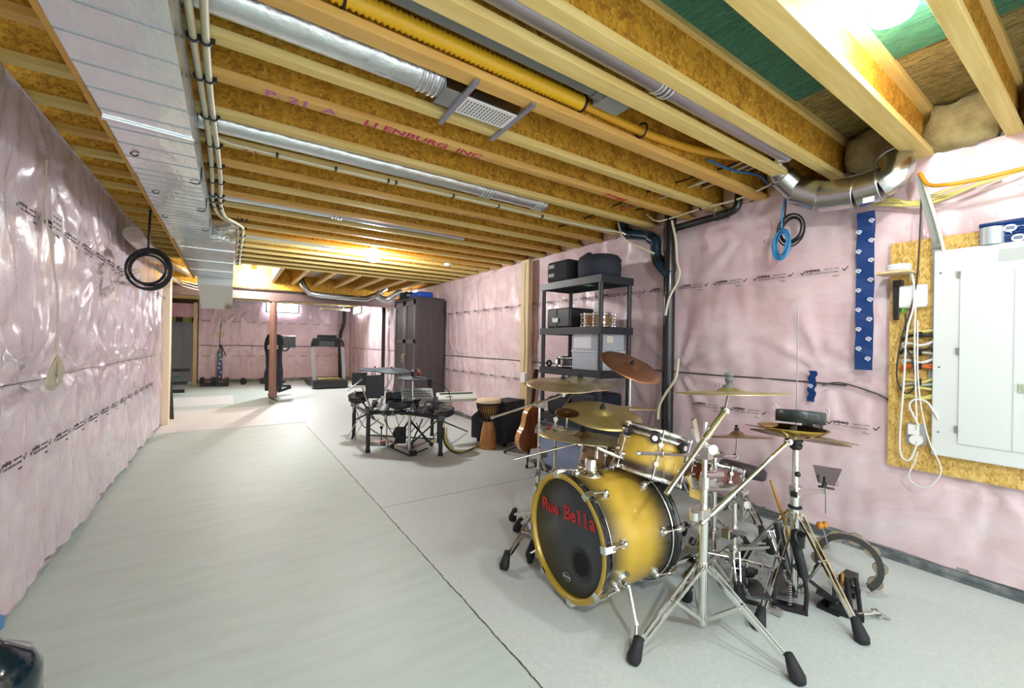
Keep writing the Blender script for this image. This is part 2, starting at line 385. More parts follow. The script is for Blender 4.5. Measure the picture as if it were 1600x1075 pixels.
for (y, z) in ((1.25, .42), (2.15, 1.05), (2.3, 2.33), (3.5, 1.3), (6.2, 1.25), (1.75, 2.28)):
    mesh('printed_mark', MB().text('12', (XR-.05, y, z), (0, -1, 0), (0, 0, 1), .06, .0006), mat('film_ink_faint', '9B8490', .7), WR)
for z in (1.98, .86):
    mb = MB()
    for i in range(11): mb.box((-.6+i*.4, YE-.055, z), (.24, .002, .02))
    mesh('printed_mark', mb, mat('film_ink_faint', '9B8490', .7), WB)
# far-left bay
PINKS = mat('pink_batt', 'E0B9C6', .8, var=('CE9CAE', 4, (1, 1, 1)))
struct('wall_bay', MB().box2((-4.0, 18.2, 0), (-.7, 18.3, 2.96)), mat('bay_dark', '5B3F35', .8))
struct('wall_bay_header', MB().box2((-4.0, YE+.02, 2.08), (-.82, YE+.12, 2.50)), PINKS)
struct('wall_bay_left', MB().box2((-4.1, 8.9, 0), (-4.0, 18.3, 2.96)), FILMB)
struct('wall_divider', MB().box2((-4.0, 8.78, 0), (-1.06, 8.9, 2.96)), mat('drywall', 'E8DCCB', .7))
struct('trim_drywall_end', MB().box2((-1.10, 8.72, 0), (-.80, 8.99, 2.62)), mat('drywall_cream', 'F0DFC2', .65))
o = struct('trim_partition_stud', MB().box2((-.90, 15.9, 0), (-.81, 15.98, 2.5)), STUD)
mb = MB()
for i in range(7): mb.box2((-3.6+i*.42, 18.12, 0), (-3.42+i*.42, 18.2, 2.6))
struct('trim_bay_studs', mb, mat('dark_stud', '4A2F2A', .7))
mb = MB()
for i in range(7): mb.box2((-3.42+i*.42, 18.15, 1.1), (-3.18+i*.42, 18.2, 2.6))
struct('trim_bay_batts', mb, mat('green_batt', 'BDBE62', .8, var=('A2A04C', 3, (1, 1, 1))))
# ends above the right wall: rim board, batts in the joist bays
struct('trim_rim_right', MB().box2((XR+.10, -1.5, 2.66), (XR+.16, YE, 2.96)), WEB)
def lump(mb, c, s, seed, n=18):
    vs = []; K = n//2
    for i in range(K+1):
        t = PI*i/K
        for j in range(n):
            q = 2*PI*j/n; d = V((math.sin(t)*math.cos(q), math.sin(t)*math.sin(q), math.cos(t)))
            d = V([math.copysign(abs(k)**.6, k) for k in d]); k = 1+.22*noise.noise(d*2.2+V((seed, 0, 0)))+.08*noise.noise(d*6+V((seed, 0, 0)))
            vs.append(V(c)+V((d.x*s[0]/2, d.y*s[1]/2, d.z*s[2]/2))*k)
    mb.add(vs, [(i*n+j, (i+1)*n+j, (i+1)*n+(j+1) % n, i*n+(j+1) % n) for i in range(K) for j in range(n)], 0, True); return mb
BATT = mat('yellow_batt', 'A69A6C', .9, var=('80744A', 9, (1, 1, 1)), bump=(30, .8, .01))
JY = [.03, .43, .84, 1.27, 1.49, 1.82, 2.19, 2.50, 2.91, 3.31, 3.69, 4.06, 4.45, 4.80, 5.19, 5.58, 5.97, 6.35, 6.73, 7.10, 7.50, 7.88, 8.27]
PB = film('rim_batt_film', 'DDBDB4', 'B99A7C')
for i in range(len(JY)-1):
    y0, y1 = JY[i], JY[i+1]-.065
    if y1-y0 < .17: continue
    near = i < 3
    o = mesh('insulation_batt', lump(MB(), (XR+.03, (y0+y1)/2, 2.80), (.26 if near else .16, (y1-y0)*1.0, .30), i), BATT if near else PB)
    where = ['beside the nearest joist', 'over the electrical panel', 'behind the round metal elbow duct'][i] if near else 'in the %s joist bay beyond the metal elbow duct' % ['', '', '', 'first', 'second', 'third', 'fourth', 'fifth', 'sixth', 'seventh', 'eighth', 'ninth', 'tenth', 'eleventh', 'twelfth', 'thirteenth', 'fourteenth', 'fifteenth', 'sixteenth', 'seventeenth', 'eighteenth', 'nineteenth'][i-1]
    tag(o, ('yellow mineral wool above the right wall ' if near else 'wrapped insulation above the wall ')+where, 'insulation', 'insulation stuffed into the joist bays')
# ================= joists =================
ordn = ['nearest', 'first', 'second', 'third', 'fourth', 'fifth', 'sixth', 'seventh', 'eighth', 'ninth', 'tenth', 'eleventh', 'twelfth', 'thirteenth', 'fourteenth', 'fifteenth', 'sixteenth']
jl = {0: 'yellow timber joist overhead just behind the bright bulb socket', 1: 'pale timber joist between the bright ceiling bulb and the electrical panel end, knotty underside',
      2: 'double-thick pale joist brightly lit by the near bulb, green sheeting on both sides', 3: 'deep joist with dotted nail plates, next to the green sheeting',
      4: 'yellow joist with dotted nail plates, between grey round pipe and yellow ribbed hose', 5: 'golden joist between the yellow ribbed hose and the vent register',
      6: 'pale knotty joist that the far ends of the vent register brackets screw into', 7: 'orange joist with red handwritten letters on its underside', 8: 'pale joist on the near side of the second silver duct'}
def joist(y, wflange, orange, label, x0=-1.02, x1=XR+.1):
    t = thing('ceiling_joist', label, 'joist', ((x0+x1)/2, y, 2.65), 'timber ceiling joists')
    W_ = JOISTO if orange else JOIST; yc = y-wflange/2
    mesh('bottom_flange', MB().box2((x0, y-wflange, 2.65), (x1, y, 2.69)), W_, t, .002)
    mesh('top_flange', MB().box2((x0, y-wflange, 2.92), (x1, y, 2.96)), W_, t, .002)
    mesh('web', MB().box2((x0, yc-.007, 2.69), (x1, yc+.007, 2.92)), WEB, t)
    return t
JT = []
for i, y in enumerate(JY):
    lab = jl.get(i) or 'timber ceiling joist, %s beyond the one with red lettering' % (ordn[i-7] if i > 7 else '')
    JT.append(joist(y, .11 if i == 2 else .085 if i in (4, 5) else .065, i in (5, 7, 10, 12, 14), lab))
# red lettering
RED = mat('red_marker', 'C0265A', .7); REDP = mat('pink_marker', 'C466A0', .7)
def under(t, s, x, y, size, m_, ang=0, st=1.0):
    u = V((math.cos(ang), math.sin(ang), 0)); v = V((u.y, -u.x, 0))
    mb = MB().text(s, (0, 0, 0), (1, 0, 0), (0, 1, 0), size, .0006, off=.0015)
    mb.v = [V((x, y, 2.6492))+u*q.x*st-v*q.y*-1+V((0, 0, -q.z)) for q in mb.v]
    return mesh('handwriting', mb, m_, t, label='red handwritten marker lettering')
under(JT[7], 'P. 21  A', .13, 2.465, .085, REDP, 0, 1.25)
under(JT[7], 'LI ENBURG  INC', .62, 2.465, .085, RED, 0, 1.25)
under(JT[7], '7746', 2.55, 2.465, .085, mat('red_spray', 'C4301C', .7), 0, 1.6)
under(JT[10], 'K W JOIST', 1.75, 3.66, .06, mat('faded_red', 'C0644C', .7), 0, 1.8)
under(JT[9], '2 L', .05, 3.28, .06, mat('faded_red', 'C0644C', .7), 0, 1.4)
# joists of the far bay run lengthwise to the steel beam
k = 0
for x in [-3.4, -2.9, -2.4, -1.9, -1.4, .75, 1.15, 1.6, 2.05, 2.5, 2.95, 3.35]:
    t = thing('ceiling_joist', ('lengthwise joist left of the foil trunk duct, %s from it' % ['fifth', 'fourth', 'third', 'second', 'first'][k]) if k < 5 else
              ('lengthwise joist above the brown steel beam, %s right of the far bulb' % ['first', 'second', 'third', 'fourth', 'fifth', 'sixth', 'seventh'][k-5]), 'joist', (x, 9.4, 2.65), 'lengthwise joists at the steel beam')
    mesh('bottom_flange', MB().box2((x-.035, 8.30, 2.64), (x+.035, 10.48, 2.68)), mat('far_joist', 'E6C48A', .65), t)
    mesh('web', MB().box2((x-.007, 8.30, 2.68), (x+.007, 10.48, 2.96)), WEB, t); k += 1
struct('trim_rim_over_beam', MB().box2((-4.0, 10.49, 2.50), (3.84, 10.53, 2.96)), WEB)
for i, y in enumerate([11.2+.45*k for k in range(12)]):
    struct('trim_far_joist', MB().box2((-4.0, y, 2.62), (3.84, y+.06, 2.96)), JOIST)
# steel beam and post
BROWN = mat('primer_brown', '644E48', .5, var=('705850', 4, (1, 1, 1)))
mb = MB().box2((-4.0, 10.52, 2.48), (3.70, 10.68, 2.50)).box2((-4.0, 10.52, 2.27), (3.70, 10.68, 2.29)).box2((-4.0, 10.592, 2.29), (3.70, 10.608, 2.48))
BEAM = tag(mesh('steel_beam', mb, BROWN), 'long brown painted steel I-beam carrying the far joists', 'beam')
t = thing('steel_post', 'brown steel telescopic post standing under the steel beam beside the exercise machine', 'post', (.80, 10.6, 0))
mesh('tube', MB().cyl((.80, 10.6, .13), (.80, 10.6, 2.25), .072, n=24), mat('post_brown', '8C6452', .4), t)
mesh('base', MB().cyl((.80, 10.6, 0), (.80, 10.6, .14), .062, n=20), mat('post_foot', 'A59A8C', .7), t)
mesh('top_plate', MB().box((.80, 10.6, 2.258), (.2, .16, .024)), BROWN, t)
mesh('bolt', MB().cyl((.70, 10.6, 1.22), (.90, 10.6, 1.22), .012).cyl((.70, 10.6, 1.27), (.90, 10.6, 1.27), .012), CHROMEB, t)
mesh('hook_strap', MB().tube(spl([at(419, 616, y=10.5), at(424, 622, y=10.4), at(433, 626, y=10.5)]), .014), BLK, t)
# ================= rectangular trunk duct =================
t = thing('trunk_duct', 'large rectangular foil-faced trunk duct running the length of the ceiling', 'duct', (-.33, 1.5, 2.42))
SEAMG = mat('duct_seam', '8E9496', .4, .8)
mb = MB()
def ductbox(mb, x0, x1, y0, y1, z0, z1): mb.box2((x0, y0, z0), (x1, y1, z1))
DW = mat('foil_face', 'DCE2E4', .22, .88, bump=(3.2, .55, .05, (1, .45, 1)))
ductbox(mb, -.49, -.165, -1.5, 5.35, 2.40, 2.645)
y = -.7; ks = 0
while y < 5.3:
    sk = 0
    mb.bar((-.49, y-sk/2, 2.3985), (-.165, y+sk/2, 2.3985), .004, .003, mi=1); mb.box((-.1645, y+sk/2, 2.52), (.002, .004, .24), mi=1)
    y += .19 if y < 3.2 else .10
mesh('near_section', mb, [DW, SEAMG], t)
mesh('drive_cleat', MB().bar((-.495, 2.62, 2.395), (-.160, 2.66, 2.395), .03, .008), FOIL, t)
mb = MB(); ductbox(mb, -.49, .045, 5.35, 8.55, 2.42, 2.645)
mesh('far_section', mb, DW, t, .006)
for i in range(3): mesh('drive_cleat', MB().bar((-.49, 5.9+i*.9, 2.417), (.045, 5.9+i*.9, 2.417), .03, .006), GAL, t)
mb = MB().add([(-.44, 8.55, 2.60), (.04, 8.55, 2.60), (.04, 8.55, 2.30), (-.44, 8.55, 2.30), (-.40, 8.95, 2.6), (.04, 8.95, 2.6), (.04, 8.95, 1.93), (-.40, 8.95, 1.93)],
        [(0, 3, 2, 1), (4, 5, 6, 7), (3, 7, 6, 2), (0, 4, 7, 3), (1, 2, 6, 5), (0, 1, 5, 4)])
mesh('end_boot', mb, mat('boot_metal', 'AEB5B2', .4, .6), t)
mesh('shipping_label', MB().box((-.02, 8.9, 1.925), (.1, .1, .004)), mat('yellow_tag', 'D9A830', .6), t)
mb = MB()
for (y, dx) in ((3.05, .04), (3.75, .05), (4.45, .03)):
    mb.tube(spl([(-.50, y, 2.46), (-.49+dx, y, 2.392), (-.46+dx, y-.02, 2.394)]), .004, 5); mb.tube(spl([(-.16, y+.3, 2.5), (-.17, y+.3, 2.395), (-.22, y+.31, 2.392)]), .004, 5)
mesh('hanger_wire', mb, BLKM, t)
mb = MB()
for i in range(60): mb.box2((-.508, -1.5+i*.17, 2.395+.004*math.sin(i)), (-.488, -1.33+i*.17, 2.43+.006*math.sin(i*1.3)))
o = mesh('duct_edge_strip', mb, mat('edge_wood', 'B98B3C', .7), t)
# ================= round ducts =================
def rduct(label, y, z, x0, x1, r, m_=FOIL, rings=(), cap=False):
    t = thing('round_duct', label, 'duct', ((x0+x1)/2, y, z-r), 'round ducts between the joists')
    mesh('pipe', MB().cyl((x0, y, z), (x1, y, z), r, n=28), m_, t)
    for x in rings:
        mb = MB()
        for k in range(4): mb.ring((x+.028*k, y, z+.003*math.sin(k*2)), (1, .1*math.sin(k*3), 0), r+.003, .007, 26, 6)
        mesh('tape_joint', mb, FOIL, t)
    return t
rduct('silver round duct ending at the ceiling vent register', 1.985, 2.742, -.86, .86, .085, FOIL, (.76,))
rduct('silver round duct, first beyond the red lettering, with taped joints', 3.095, 2.715, -.165, 2.42, .068, FOIL, (1.75, 2.3))
rduct('thin silver duct two bays beyond the taped one, behind pale joists', 4.585, 2.715, -.165, 2.35, .06, FOIL, (.85,))
rduct('far white duct glimpsed near the far ceiling bulb', 6.15, 2.72, .045, 1.2, .06, FOIL)
rduct('grey round duct in the narrow bay leading to the metal elbow', 1.345, 2.725, -.9, 3.15, .052, mat('dull_duct', 'A7A2A6', .35, .8, bump=(8, .3, .01)), (.3, 1.75))
# register
t = thing('vent_register', 'white perforated vent register on two grey steel brackets between joists', 'vent', (1.12, 1.97, 2.63))
pl = mesh('face_plate', MB().box2((.965, 1.885, 2.636), (1.285, 2.045, 2.642)), WHITE, t, .002)
mb = MB()
for i in range(15):
    for j in range(5): mb.box((.995+i*.0185, 1.915+j*.025, 2.6355), (.005, .017, .002))
mesh('slot', mb, BLKM, pl)
for x in (.955, 1.29):
    mesh('bracket', MB().bar((x, 1.745, 2.640), (x+.015, 2.20, 2.640), .028, .014).cyl((x, 1.77, 2.630), (x, 1.77, 2.634), .008).cyl((x+.014, 2.17, 2.630), (x+.014, 2.17, 2.634), .008), mat('bracket_grey', 'A6A7B4', .4, .6), t)
mesh('boot', MB().box2((.86, 1.885, 2.645), (1.30, 2.045, 2.80)), GAL, t)
# yellow ribbed hose and grey pipe
HP = [(x, 1.715+.02*math.sin(x*1.3), 2.735-.02*(x > 1.6)*(x-1.6)) for x in [-1+.02*i for i in range(143)]]+[(1.85+.1*i, 1.73-.006*i, 2.73+.004*i) for i in range(1, 11)]
HP = [(x, 1.72, 2.735) for x in [-.9+.0125*i for i in range(200)]]
rs = [.037+.0045*(1 if i % 2 else -1) for i in range(200)]
t = thing('ribbed_hose', 'yellow ribbed hose clipped in a joist bay beside the grey round pipe', 'hose', (.8, 1.72, 2.7))
mesh('hose', MB().tube(HP, rs, 14), mat('yellow_hose', 'E3B524', .45), t)
mesh('tail', MB().tube(spl([(1.58, 1.72, 2.735), (2.1, 1.735, 2.74), (2.6, 1.70, 2.75), (3.05, 1.62, 2.78)]), .026, 12), mat('yellow_hose_dark', 'CF9A22', .45), t)
for x in (.35, 1.6, 2.1): mesh('clip', MB().ring((x, 1.72, 2.735), (1, 0, 0), .042, .006, 20, 6), BLKM, t)
t = thing('grey_conduit', 'grey round plastic pipe ending in a grey junction box between joists', 'pipe', (.8, 1.585, 2.7))
mesh('pipe', MB().cyl((-.9, 1.60, 2.745), (1.62, 1.60, 2.745), .036, n=20), mat('pvc_grey', '6E7472', .4), t)
mesh('collar', MB().cyl((1.56, 1.60, 2.745), (1.62, 1.60, 2.745), .043, n=20), mat('pvc_grey', '6E7472', .4), t)
mesh('junction_box', MB().box2((1.62, 1.55, 2.70), (1.80, 1.66, 2.79)), mat('box_grey', '8A8D8B', .45), t, .004)
# ================= pale cables along the duct =================
CAB = mat('cable_cream', 'D8D2B4', .45)
def duct_cable(x, label, side):
    pts = [(x, y, 2.635+.006*math.sin(y*3)) for y in [-1.4+.4*i for i in range(16)]]
    pts = [(x+.012*math.sin(p[1]*2+side), p[1], p[2]) for p in pts]
    pts += [(x+.03, 5.05, 2.625), (x+.13, 5.30, 2.625), (x+.19, 5.5, 2.63)]+[(x+.20, y, 2.632) for y in (5.9, 6.6, 7.4, 8.2)]
    t = thing('electrical_cable', label, 'cable', (x, 3, 2.62))
    mesh('sheath', MB().tube(spl(pts, 5), .015, 10), CAB, t)
    b = None
    for i, y in enumerate(JY+[4.62]):
        xx = x+.012*math.sin(y*2+side) if y < 5 else x+.20
        if b is None:
            b = mesh('cable_clip', MB().ring((xx, y-.03, 2.636), (0, 1, 0), .020, .0055, 12, 6).box((xx+.026, y-.03, 2.642), (.012, .012, .02)), BLK, t); x0, y0 = xx, y
        else:
            c = b.copy(); COL.objects.link(c); c.parent = t; c.location = (xx-x0, y-y0, 0)
    return t
duct_cable(-.085, 'thick cream cable clipped under the joists, the one away from the foil duct', 0)
duct_cable(-.130, 'thick cream cable clipped under the joists, the one against the foil duct', 1)
t = thing('electrical_cable', 'single cream cable stapled along the first joist past the taped duct', 'cable', (1.5, 3.25, 2.62))
cp = [(-.11, 3.0, 2.635), (-.06, 3.19, 2.64), (.2, 3.225, 2.64)]+[(.2+.35*i, 3.225+.005*math.sin(i), 2.64) for i in range(1, 8)]+[(2.9, 3.2, 2.635), (3.2, 3.15, 2.62), (3.45, 3.05, 2.60)]
mesh('sheath', MB().tube(spl(cp, 5), .010, 8), CAB, t)
for x in (.25, .62, 1.0, 1.06, 1.55, 2.0, 2.5): mesh('staple', MB().box((x, 3.228, 2.640), (.014, .036, .026)), BLK, t)
t = thing('electrical_cable', 'long cream cable stapled across joist ends above the black drain pipe', 'cable', (3.5, 2, 2.62))
cp = [at(1010, 335, x=3.55), at(1025, 345, x=3.55), at(1045, 342, x=3.55), at(1095, 326, x=3.55), at(1150, 312, x=3.55), at(1200, 290, x=3.55), at(1218, 278, x=3.6)]
mesh('sheath', MB().tube(spl(cp, 5), .009, 8), CAB, t)
for q in cp[2:5]: mesh('staple', MB().box(q, (.026, .014, .028)), BLK, t)
# bundle of coloured cables passing through the joist webs by the right wall
cols = [('black', '1B1B1C'), ('orange', 'C9622A'), ('cream', 'D8D2B4'), ('white', 'DADAD4'), ('pale yellow', 'CFC27A'), ('black', '1B1B1C'), ('cream', 'D8D2B4'), ('brown-black', '2A211C')]
for i, (cn, ch) in enumerate(cols):
    r1, r2 = random.random(), random.random()
    xx = 3.12+i*.065
    pts = [(xx-.10+.03*math.sin(i*2+y*2), y, 2.755+.05*math.sin(y*3.1+i*1.7)*.5+.012*i) for y in [1.62, 1.9, 2.2, 2.5, 2.8, 3.1, 3.45, 3.8]]
    pts = [(p[0]+.10*math.sin((p[1]-1.6)*1.4), p[1], p[2]) for p in pts]
    o = mesh('electrical_cable', MB().tube(spl(pts, 5), .0075, 7), mat('cable_'+cn.replace(' ', '_'), ch, .5))
    tag(o, '%s cable in the bundle across the joist ends, %s to the right wall' % (cn, ['eighth-nearest', 'seventh-nearest', 'sixth-nearest', 'fifth-nearest', 'fourth-nearest', 'third-nearest', 'second-nearest', 'nearest'][i]), 'cable', 'bundle of cables through the joists')
# blue cable beside the bundle
tag(mesh('electrical_cable', MB().tube(spl([(2.75, 1.68, 2.71), (3.05, 1.66, 2.70), (3.35, 1.62, 2.72), (3.6, 1.66, 2.7)]), .009), mat('cable_blue', '1F5C8C', .45)), 'blue cable lying across the joist bay by the metal elbow', 'cable')
# ================= metal elbow duct at right wall =================
t = thing('elbow_duct', 'shiny galvanised elbow duct bending along the top of the right wall', 'duct', (3.45, 1.15, 2.4))
EP = [V((3.10, 1.345, 2.725)), at(1205, 248, x=3.22), at(1222, 275, x=3.36), at(1245, 297, x=3.46), at(1285, 308, x=3.50), at(1340, 300, x=3.50), at(1378, 288, x=3.50), at(1396, 278, x=3.50), at(1402, 262, x=3.52), at(1398, 248, x=3.56)]
seg = [(0, 1, .058), (1, 2, .070), (2, 3, .082), (3, 4, .10), (4, 5, .105), (5, 6, .105), (6, 9, .09)]
for n_, (a, b, r) in enumerate(seg):
    q = EP[a:b+1]
    mb = MB().tube(q if len(q) > 2 else [q[0], (q[0]+q[-1])/2, q[-1]], r, 26)
    mb.ring(q[-1]-(q[-1]-q[-2]).normalized()*.006, q[-1]-q[-2], r+.001, .005, 26, 6)
    mesh('segment', mb, GAL, t)
p_ = at(1357, 312, x=3.40)
mesh('barcode_sticker', MB().box(at(1357, 312, x=3.418), (.002, .06, .035)), mat('sticker', 'DADBD6', .6), t)
# ================= bulbs =================
def bulb(label, c, r=.055, e=1.0):
    x, y, z = c[0], c[1], c[2]+.14
    t = thing('ceiling_bulb', label, 'lamp', (x, y, z), 'bare ceiling bulbs')
    mesh('socket', MB().lathe([(0, 0), (.055, 0), (.055, -.02), (.03, -.045), (.02, -.05)], (x, y, z), (0, 0, 1), 20), mat('porcelain', 'EDEBE4', .3), t)
    if z < 2.93: mesh('mount', MB().box2((x-.05, y-.05, z), (x+.05, y+.05, 2.958)), mat('mount_box', 'B9A67A', .6), t)
    mesh('bulb', MB().lathe([(.018, -.045), (.022, -.07), (r*.8, -.1), (r, -.14), (r*.85, -.175), (r*.4, -.195), (.001, -.198)], (x, y, z), (0, 0, 1), 16), mat('bulb_glow_%g' % e, 'FFFFFF', .3, emit=('F8FBFF', BULB*e)), t)
    return t
bulb('big bright bare bulb beside the double joist, over the electrical panel side', at(1395, 14, z=2.81), .08, .23)
bulb('bare bulb glaring among the far joists in mid ceiling', at(583, 403, z=2.57), .09, .5)
bulb('bare bulb glaring in front of the steel beam', at(397, 432, z=2.70), .055, .95)
bulb('added bare bulb brightening the far gym area, hidden beyond the steel beam', (1.6, 13.4, 2.75), .055, 3.0)  # unseen bulb, added to brighten the back wall and far floor
bulb('added fill bulb, unseen above and behind the viewer near the left wall', (.6, -1.1, 2.72), .055, .95)  # out of view, added as fill light from behind the camera
t = thing('smoke_detector', 'small white round detector on a joist left of the wooden stud', 'detector', at(700, 412, z=2.63))
c = at(700, 412, z=2.645); mesh('case', MB().lathe([(0, 0), (.06, 0), (.06, -.02), (.045, -.035), (0, -.036)], c, (0, 0, 1), 20), WHITE, t)
# far ceiling ducts
t = thing('far_duct', 'silver duct hung in front of the brown steel beam with bent ends', 'duct', (2, 10.2, 2.5))
q = [at(468, 428, y=10.3), at(474, 447, y=10.2), at(484, 458, y=10.15), at(500, 461, y=10.15), at(540, 465, y=10.15), at(572, 467, y=10.15), at(590, 460, y=10.15), at(603, 450, y=10.15)]
mesh('pipe', MB().tube(q, .065, 18), GAL, t)
t = thing('far_duct', 'silver flexible duct bulging at the corner over the tall wardrobe', 'duct', (3.3, 9.9, 2.5))
mesh('pipe', MB().tube(spl([at(588, 462, y=9.9), at(604, 468, y=9.9), at(618, 460, y=9.8), at(630, 455, y=9.7)]), .075, 16), FOIL, t)
for i, (a, b_) in enumerate([((505, 432), (560, 452)), ((395, 436), (420, 470)), ((430, 430), (460, 445))]):
    p = at(*a, y=10.3 if i else 9.5)
    if i == 0:
        tag(mesh('duct_panel', MB().box((1.75, 9.4, 2.80), (.95, 1.3, .02)), FOIL), 'crumpled foil sheet closing a joist bay above the steel beam', 'duct')
tag(mesh('soffit_duct', MB().box2((.1, 15.6, 2.60), (3.5, 16.3, 2.75)), DW), 'flat silver duct along the top of the far pink wall', 'duct')
tag(mesh('vent_duct', MB().box2((2.55, 15.2, 2.44), (3.45, 15.55, 2.52)).box2((2.7, 15.26, 2.5), (2.73, 15.30, 2.64)).box2((3.25, 15.26, 2.5), (3.28, 15.30, 2.64)), GAL), 'short flat metal duct hung in the far right corner', 'duct')
tag(mesh('round_duct', MB().cyl(at(208, 366, x=-.74), at(240, 398, x=-.72), .075, n=20).cyl(at(240, 398, x=-.72), at(300, 430, x=-.66), .055, n=20), mat('warm_silver_duct', 'C4BAB0', .3, .9)), 'round duct leaving the left wall top behind the black cable coil', 'duct')  # silver metal with a slight tan tint
for i in range(3):
    tag(mesh('electrical_cable', MB().tube(spl([at(240+6*i, 418, x=-.7), at(265+4*i, 432+3*i, x=-.5), at(290, 440+4*i, y=9.6), at(330, 450+4*i, y=10.2)]), .008), CAB),
        'slack cream cable past the duct end, %s of three' % ['upper', 'middle', 'lower'][i], 'cable')
# ================= drum kit =================
def scr(c, q, rho):
    """unit normal of a disc at c whose outline looks q times as high as wide and leans rho degrees to the right"""
    c = V(c); d = (CAM-c).normalized(); up = (V((0, 0, 1))-d*d.z).normalized(); rt = up.cross(d).normalized(); rt = -rt if rt.dot(RT) < 0 else rt
    r = math.radians(rho); pp = up*math.cos(r)+rt*math.sin(r); return (d*q+pp*math.sqrt(1-q*q)).normalized()
def burst(name, c1, c2, axis, off, lo, hi):
    """shell lacquer fading from c1 in the middle to c2 at both rims; off = middle of the shell along axis in object coordinates"""
    M = bpy.data.materials.new(name); M.use_nodes = True; nt = M.node_tree; N = nt.nodes; L = nt.links; b = N['Principled BSDF']
    tc = N.new('ShaderNodeTexCoord'); dt = N.new('ShaderNodeVectorMath'); dt.operation = 'DOT_PRODUCT'; dt.inputs[1].default_value = tuple(axis)
    L.new(tc.outputs['Object'], dt.inputs[0])
    a = N.new('ShaderNodeMath'); a.operation = 'SUBTRACT'; a.inputs[1].default_value = off; L.new(dt.outputs['Value'], a.inputs[0])
    ab = N.new('ShaderNodeMath'); ab.operation = 'ABSOLUTE'; L.new(a.outputs[0], ab.inputs[0])
    r = N.new('ShaderNodeMapRange'); r.interpolation_type = 'SMOOTHSTEP'; r.inputs[1].default_value = lo; r.inputs[2].default_value = hi; L.new(ab.outputs[0], r.inputs[0])
    mx = N.new('ShaderNodeMix'); mx.data_type = 'RGBA'; mx.inputs[6].default_value = (*lin(c1), 1); mx.inputs[7].default_value = (*lin(c2), 1)
    L.new(r.outputs[0], mx.inputs[0]); L.new(mx.outputs[2], b.inputs['Base Color'])
    b.inputs['Roughness'].default_value = .35; b.inputs['Coat Weight'].default_value = .5; b.inputs['Metallic'].default_value = .15
    return M
# ---- bass drum
BC = V((1.527, 1.735, .353)); th = math.radians(-4); D = V((math.cos(th), math.sin(th), 0)); RB = .3345; BL = .555
org = BC+D*BL/2; org.z = 0
t = thing('bass_drum', 'large gold and black sunburst bass drum with red lettering on its black front head', 'drum', org)
SH = burst('gold_burst', 'CFAA3C', '26271F', D, -.012, .045, .225)
c0 = BC
mesh('shell', MB().lathe([(RB-.022, .05), (RB-.022, BL-.05)], c0, D, 72), SH, t)
HY = mat('hoop_gold', 'B89A2E', .35, .2, .4); HB = mat('hoop_black', '15181A', .2, 0, .6)
for (a, s_) in ((0, 1), (BL, -1)):
    mb = MB(); o_ = c0+D*a; A = D*s_
    mb.lathe([(RB-.030, .045), (RB-.030, .006), (RB-.024, 0), (RB-.004, 0), (RB, .004)], o_, A, 72, 0)
    mb.lathe([(RB, .004), (RB, .046), (RB-.012, .05), (RB-.03, .045)], o_, A, 72, 1)
    mesh('hoop', mb, [HY, HB], t)
    mesh('flesh_ring', MB().ring(o_+A*.056, D, RB-.016, .006, 72, 8), CHROME, t)
hu = D.cross(V((0, 0, 1))).normalized()
HEAD = mat('head_black', '343B3D', .42)
hd = mesh('front_head', MB().lathe([(.001, .024), (RB-.034, .024), (RB-.022, .05)], c0, D, 72), HEAD, t)
mesh('batter_head', MB().lathe([(.001, BL-.024), (RB-.03, BL-.024)], c0, D, 48), mat('head_white', 'DCDCD6', .5), t)
xh = c0.x+.024
def onhead(px, py, dz=.004):
    d = FW + RT*((px-CX)/F) + UP*((CY-py)/F); pl = c0+D*.024
    return CAM+d*((pl-CAM).dot(D)/d.dot(D))-D*dz
pa, pb = onhead(850, 786), onhead(933, 822)
u_ = (pb-pa); wd = u_.length; u_.normalize(); v_ = (-D).cross(u_); v_ = v_ if v_.z > 0 else -v_
RT_ = mat('letter_red', 'B01C1C', .5)
for i, ch in enumerate('Rue Bella'):
    if ch == ' ': continue
    p = pa+u_*wd*(i+.4)/9
    mb = MB().text(ch, p, u_, v_, .104, .0008, off=.0026, align='CENTER')
    if ch in 'RuBla':   # slab serifs of the typewriter face
        zb = -.0315
        for (sx, sz, L_) in {'R': ((-.02, zb, .02), (-.02, .031, .02), (.022, zb, .018)), 'u': ((.018, zb, .016), (-.02, .014, .016)), 'B': ((-.022, zb, .02), (-.022, .031, .02)), 'l': ((0, zb, .034), (-.01, .032, .018)), 'a': ((.02, zb, .014),)}[ch]:
            mb.bar(p+u_*(sx-L_/2)+v_*sz, p+u_*(sx+L_/2)+v_*sz, .0016, .006, up=v_)
    mesh('letter', mb, RT_, hd, label='red typewriter-style letter')
pc = onhead(908, 882, .003)
mb = MB().lathe([(.056, .008), (.058, .001), (.067, -.004), (.074, .001), (.082, .0035), (.089, .002), (.093, .004)], pc, D, 40)
mesh('port_ring', mb, mat('port_black', '101214', .3), hd)
mesh('port_hole', MB().lathe([(.001, .0025), (.058, .0025)], pc-D*.002, D, 40), mat('void_black', '020202', .9), hd)
lp = onhead(886, 901, .001)
mb = MB(); mb.add([lp+u_*math.cos(i/24*2*PI)*.036+v_*math.sin(i/24*2*PI)*.022-D*.001 for i in range(24)], [tuple(range(24))[::-1], tuple(range(24))])
mesh('maker_badge', mb, mat('badge_white', 'C9CCCB', .5), hd)
mb = MB(); mb.add([lp+u_*math.cos(i/24*2*PI)*.031+v_*math.sin(i/24*2*PI)*.018-D*.0016 for i in range(24)], [tuple(range(24))[::-1], tuple(range(24))])
mb.text('EVANS', lp-D*.0022, u_, v_, .020, .0004, align='CENTER', mi=1)
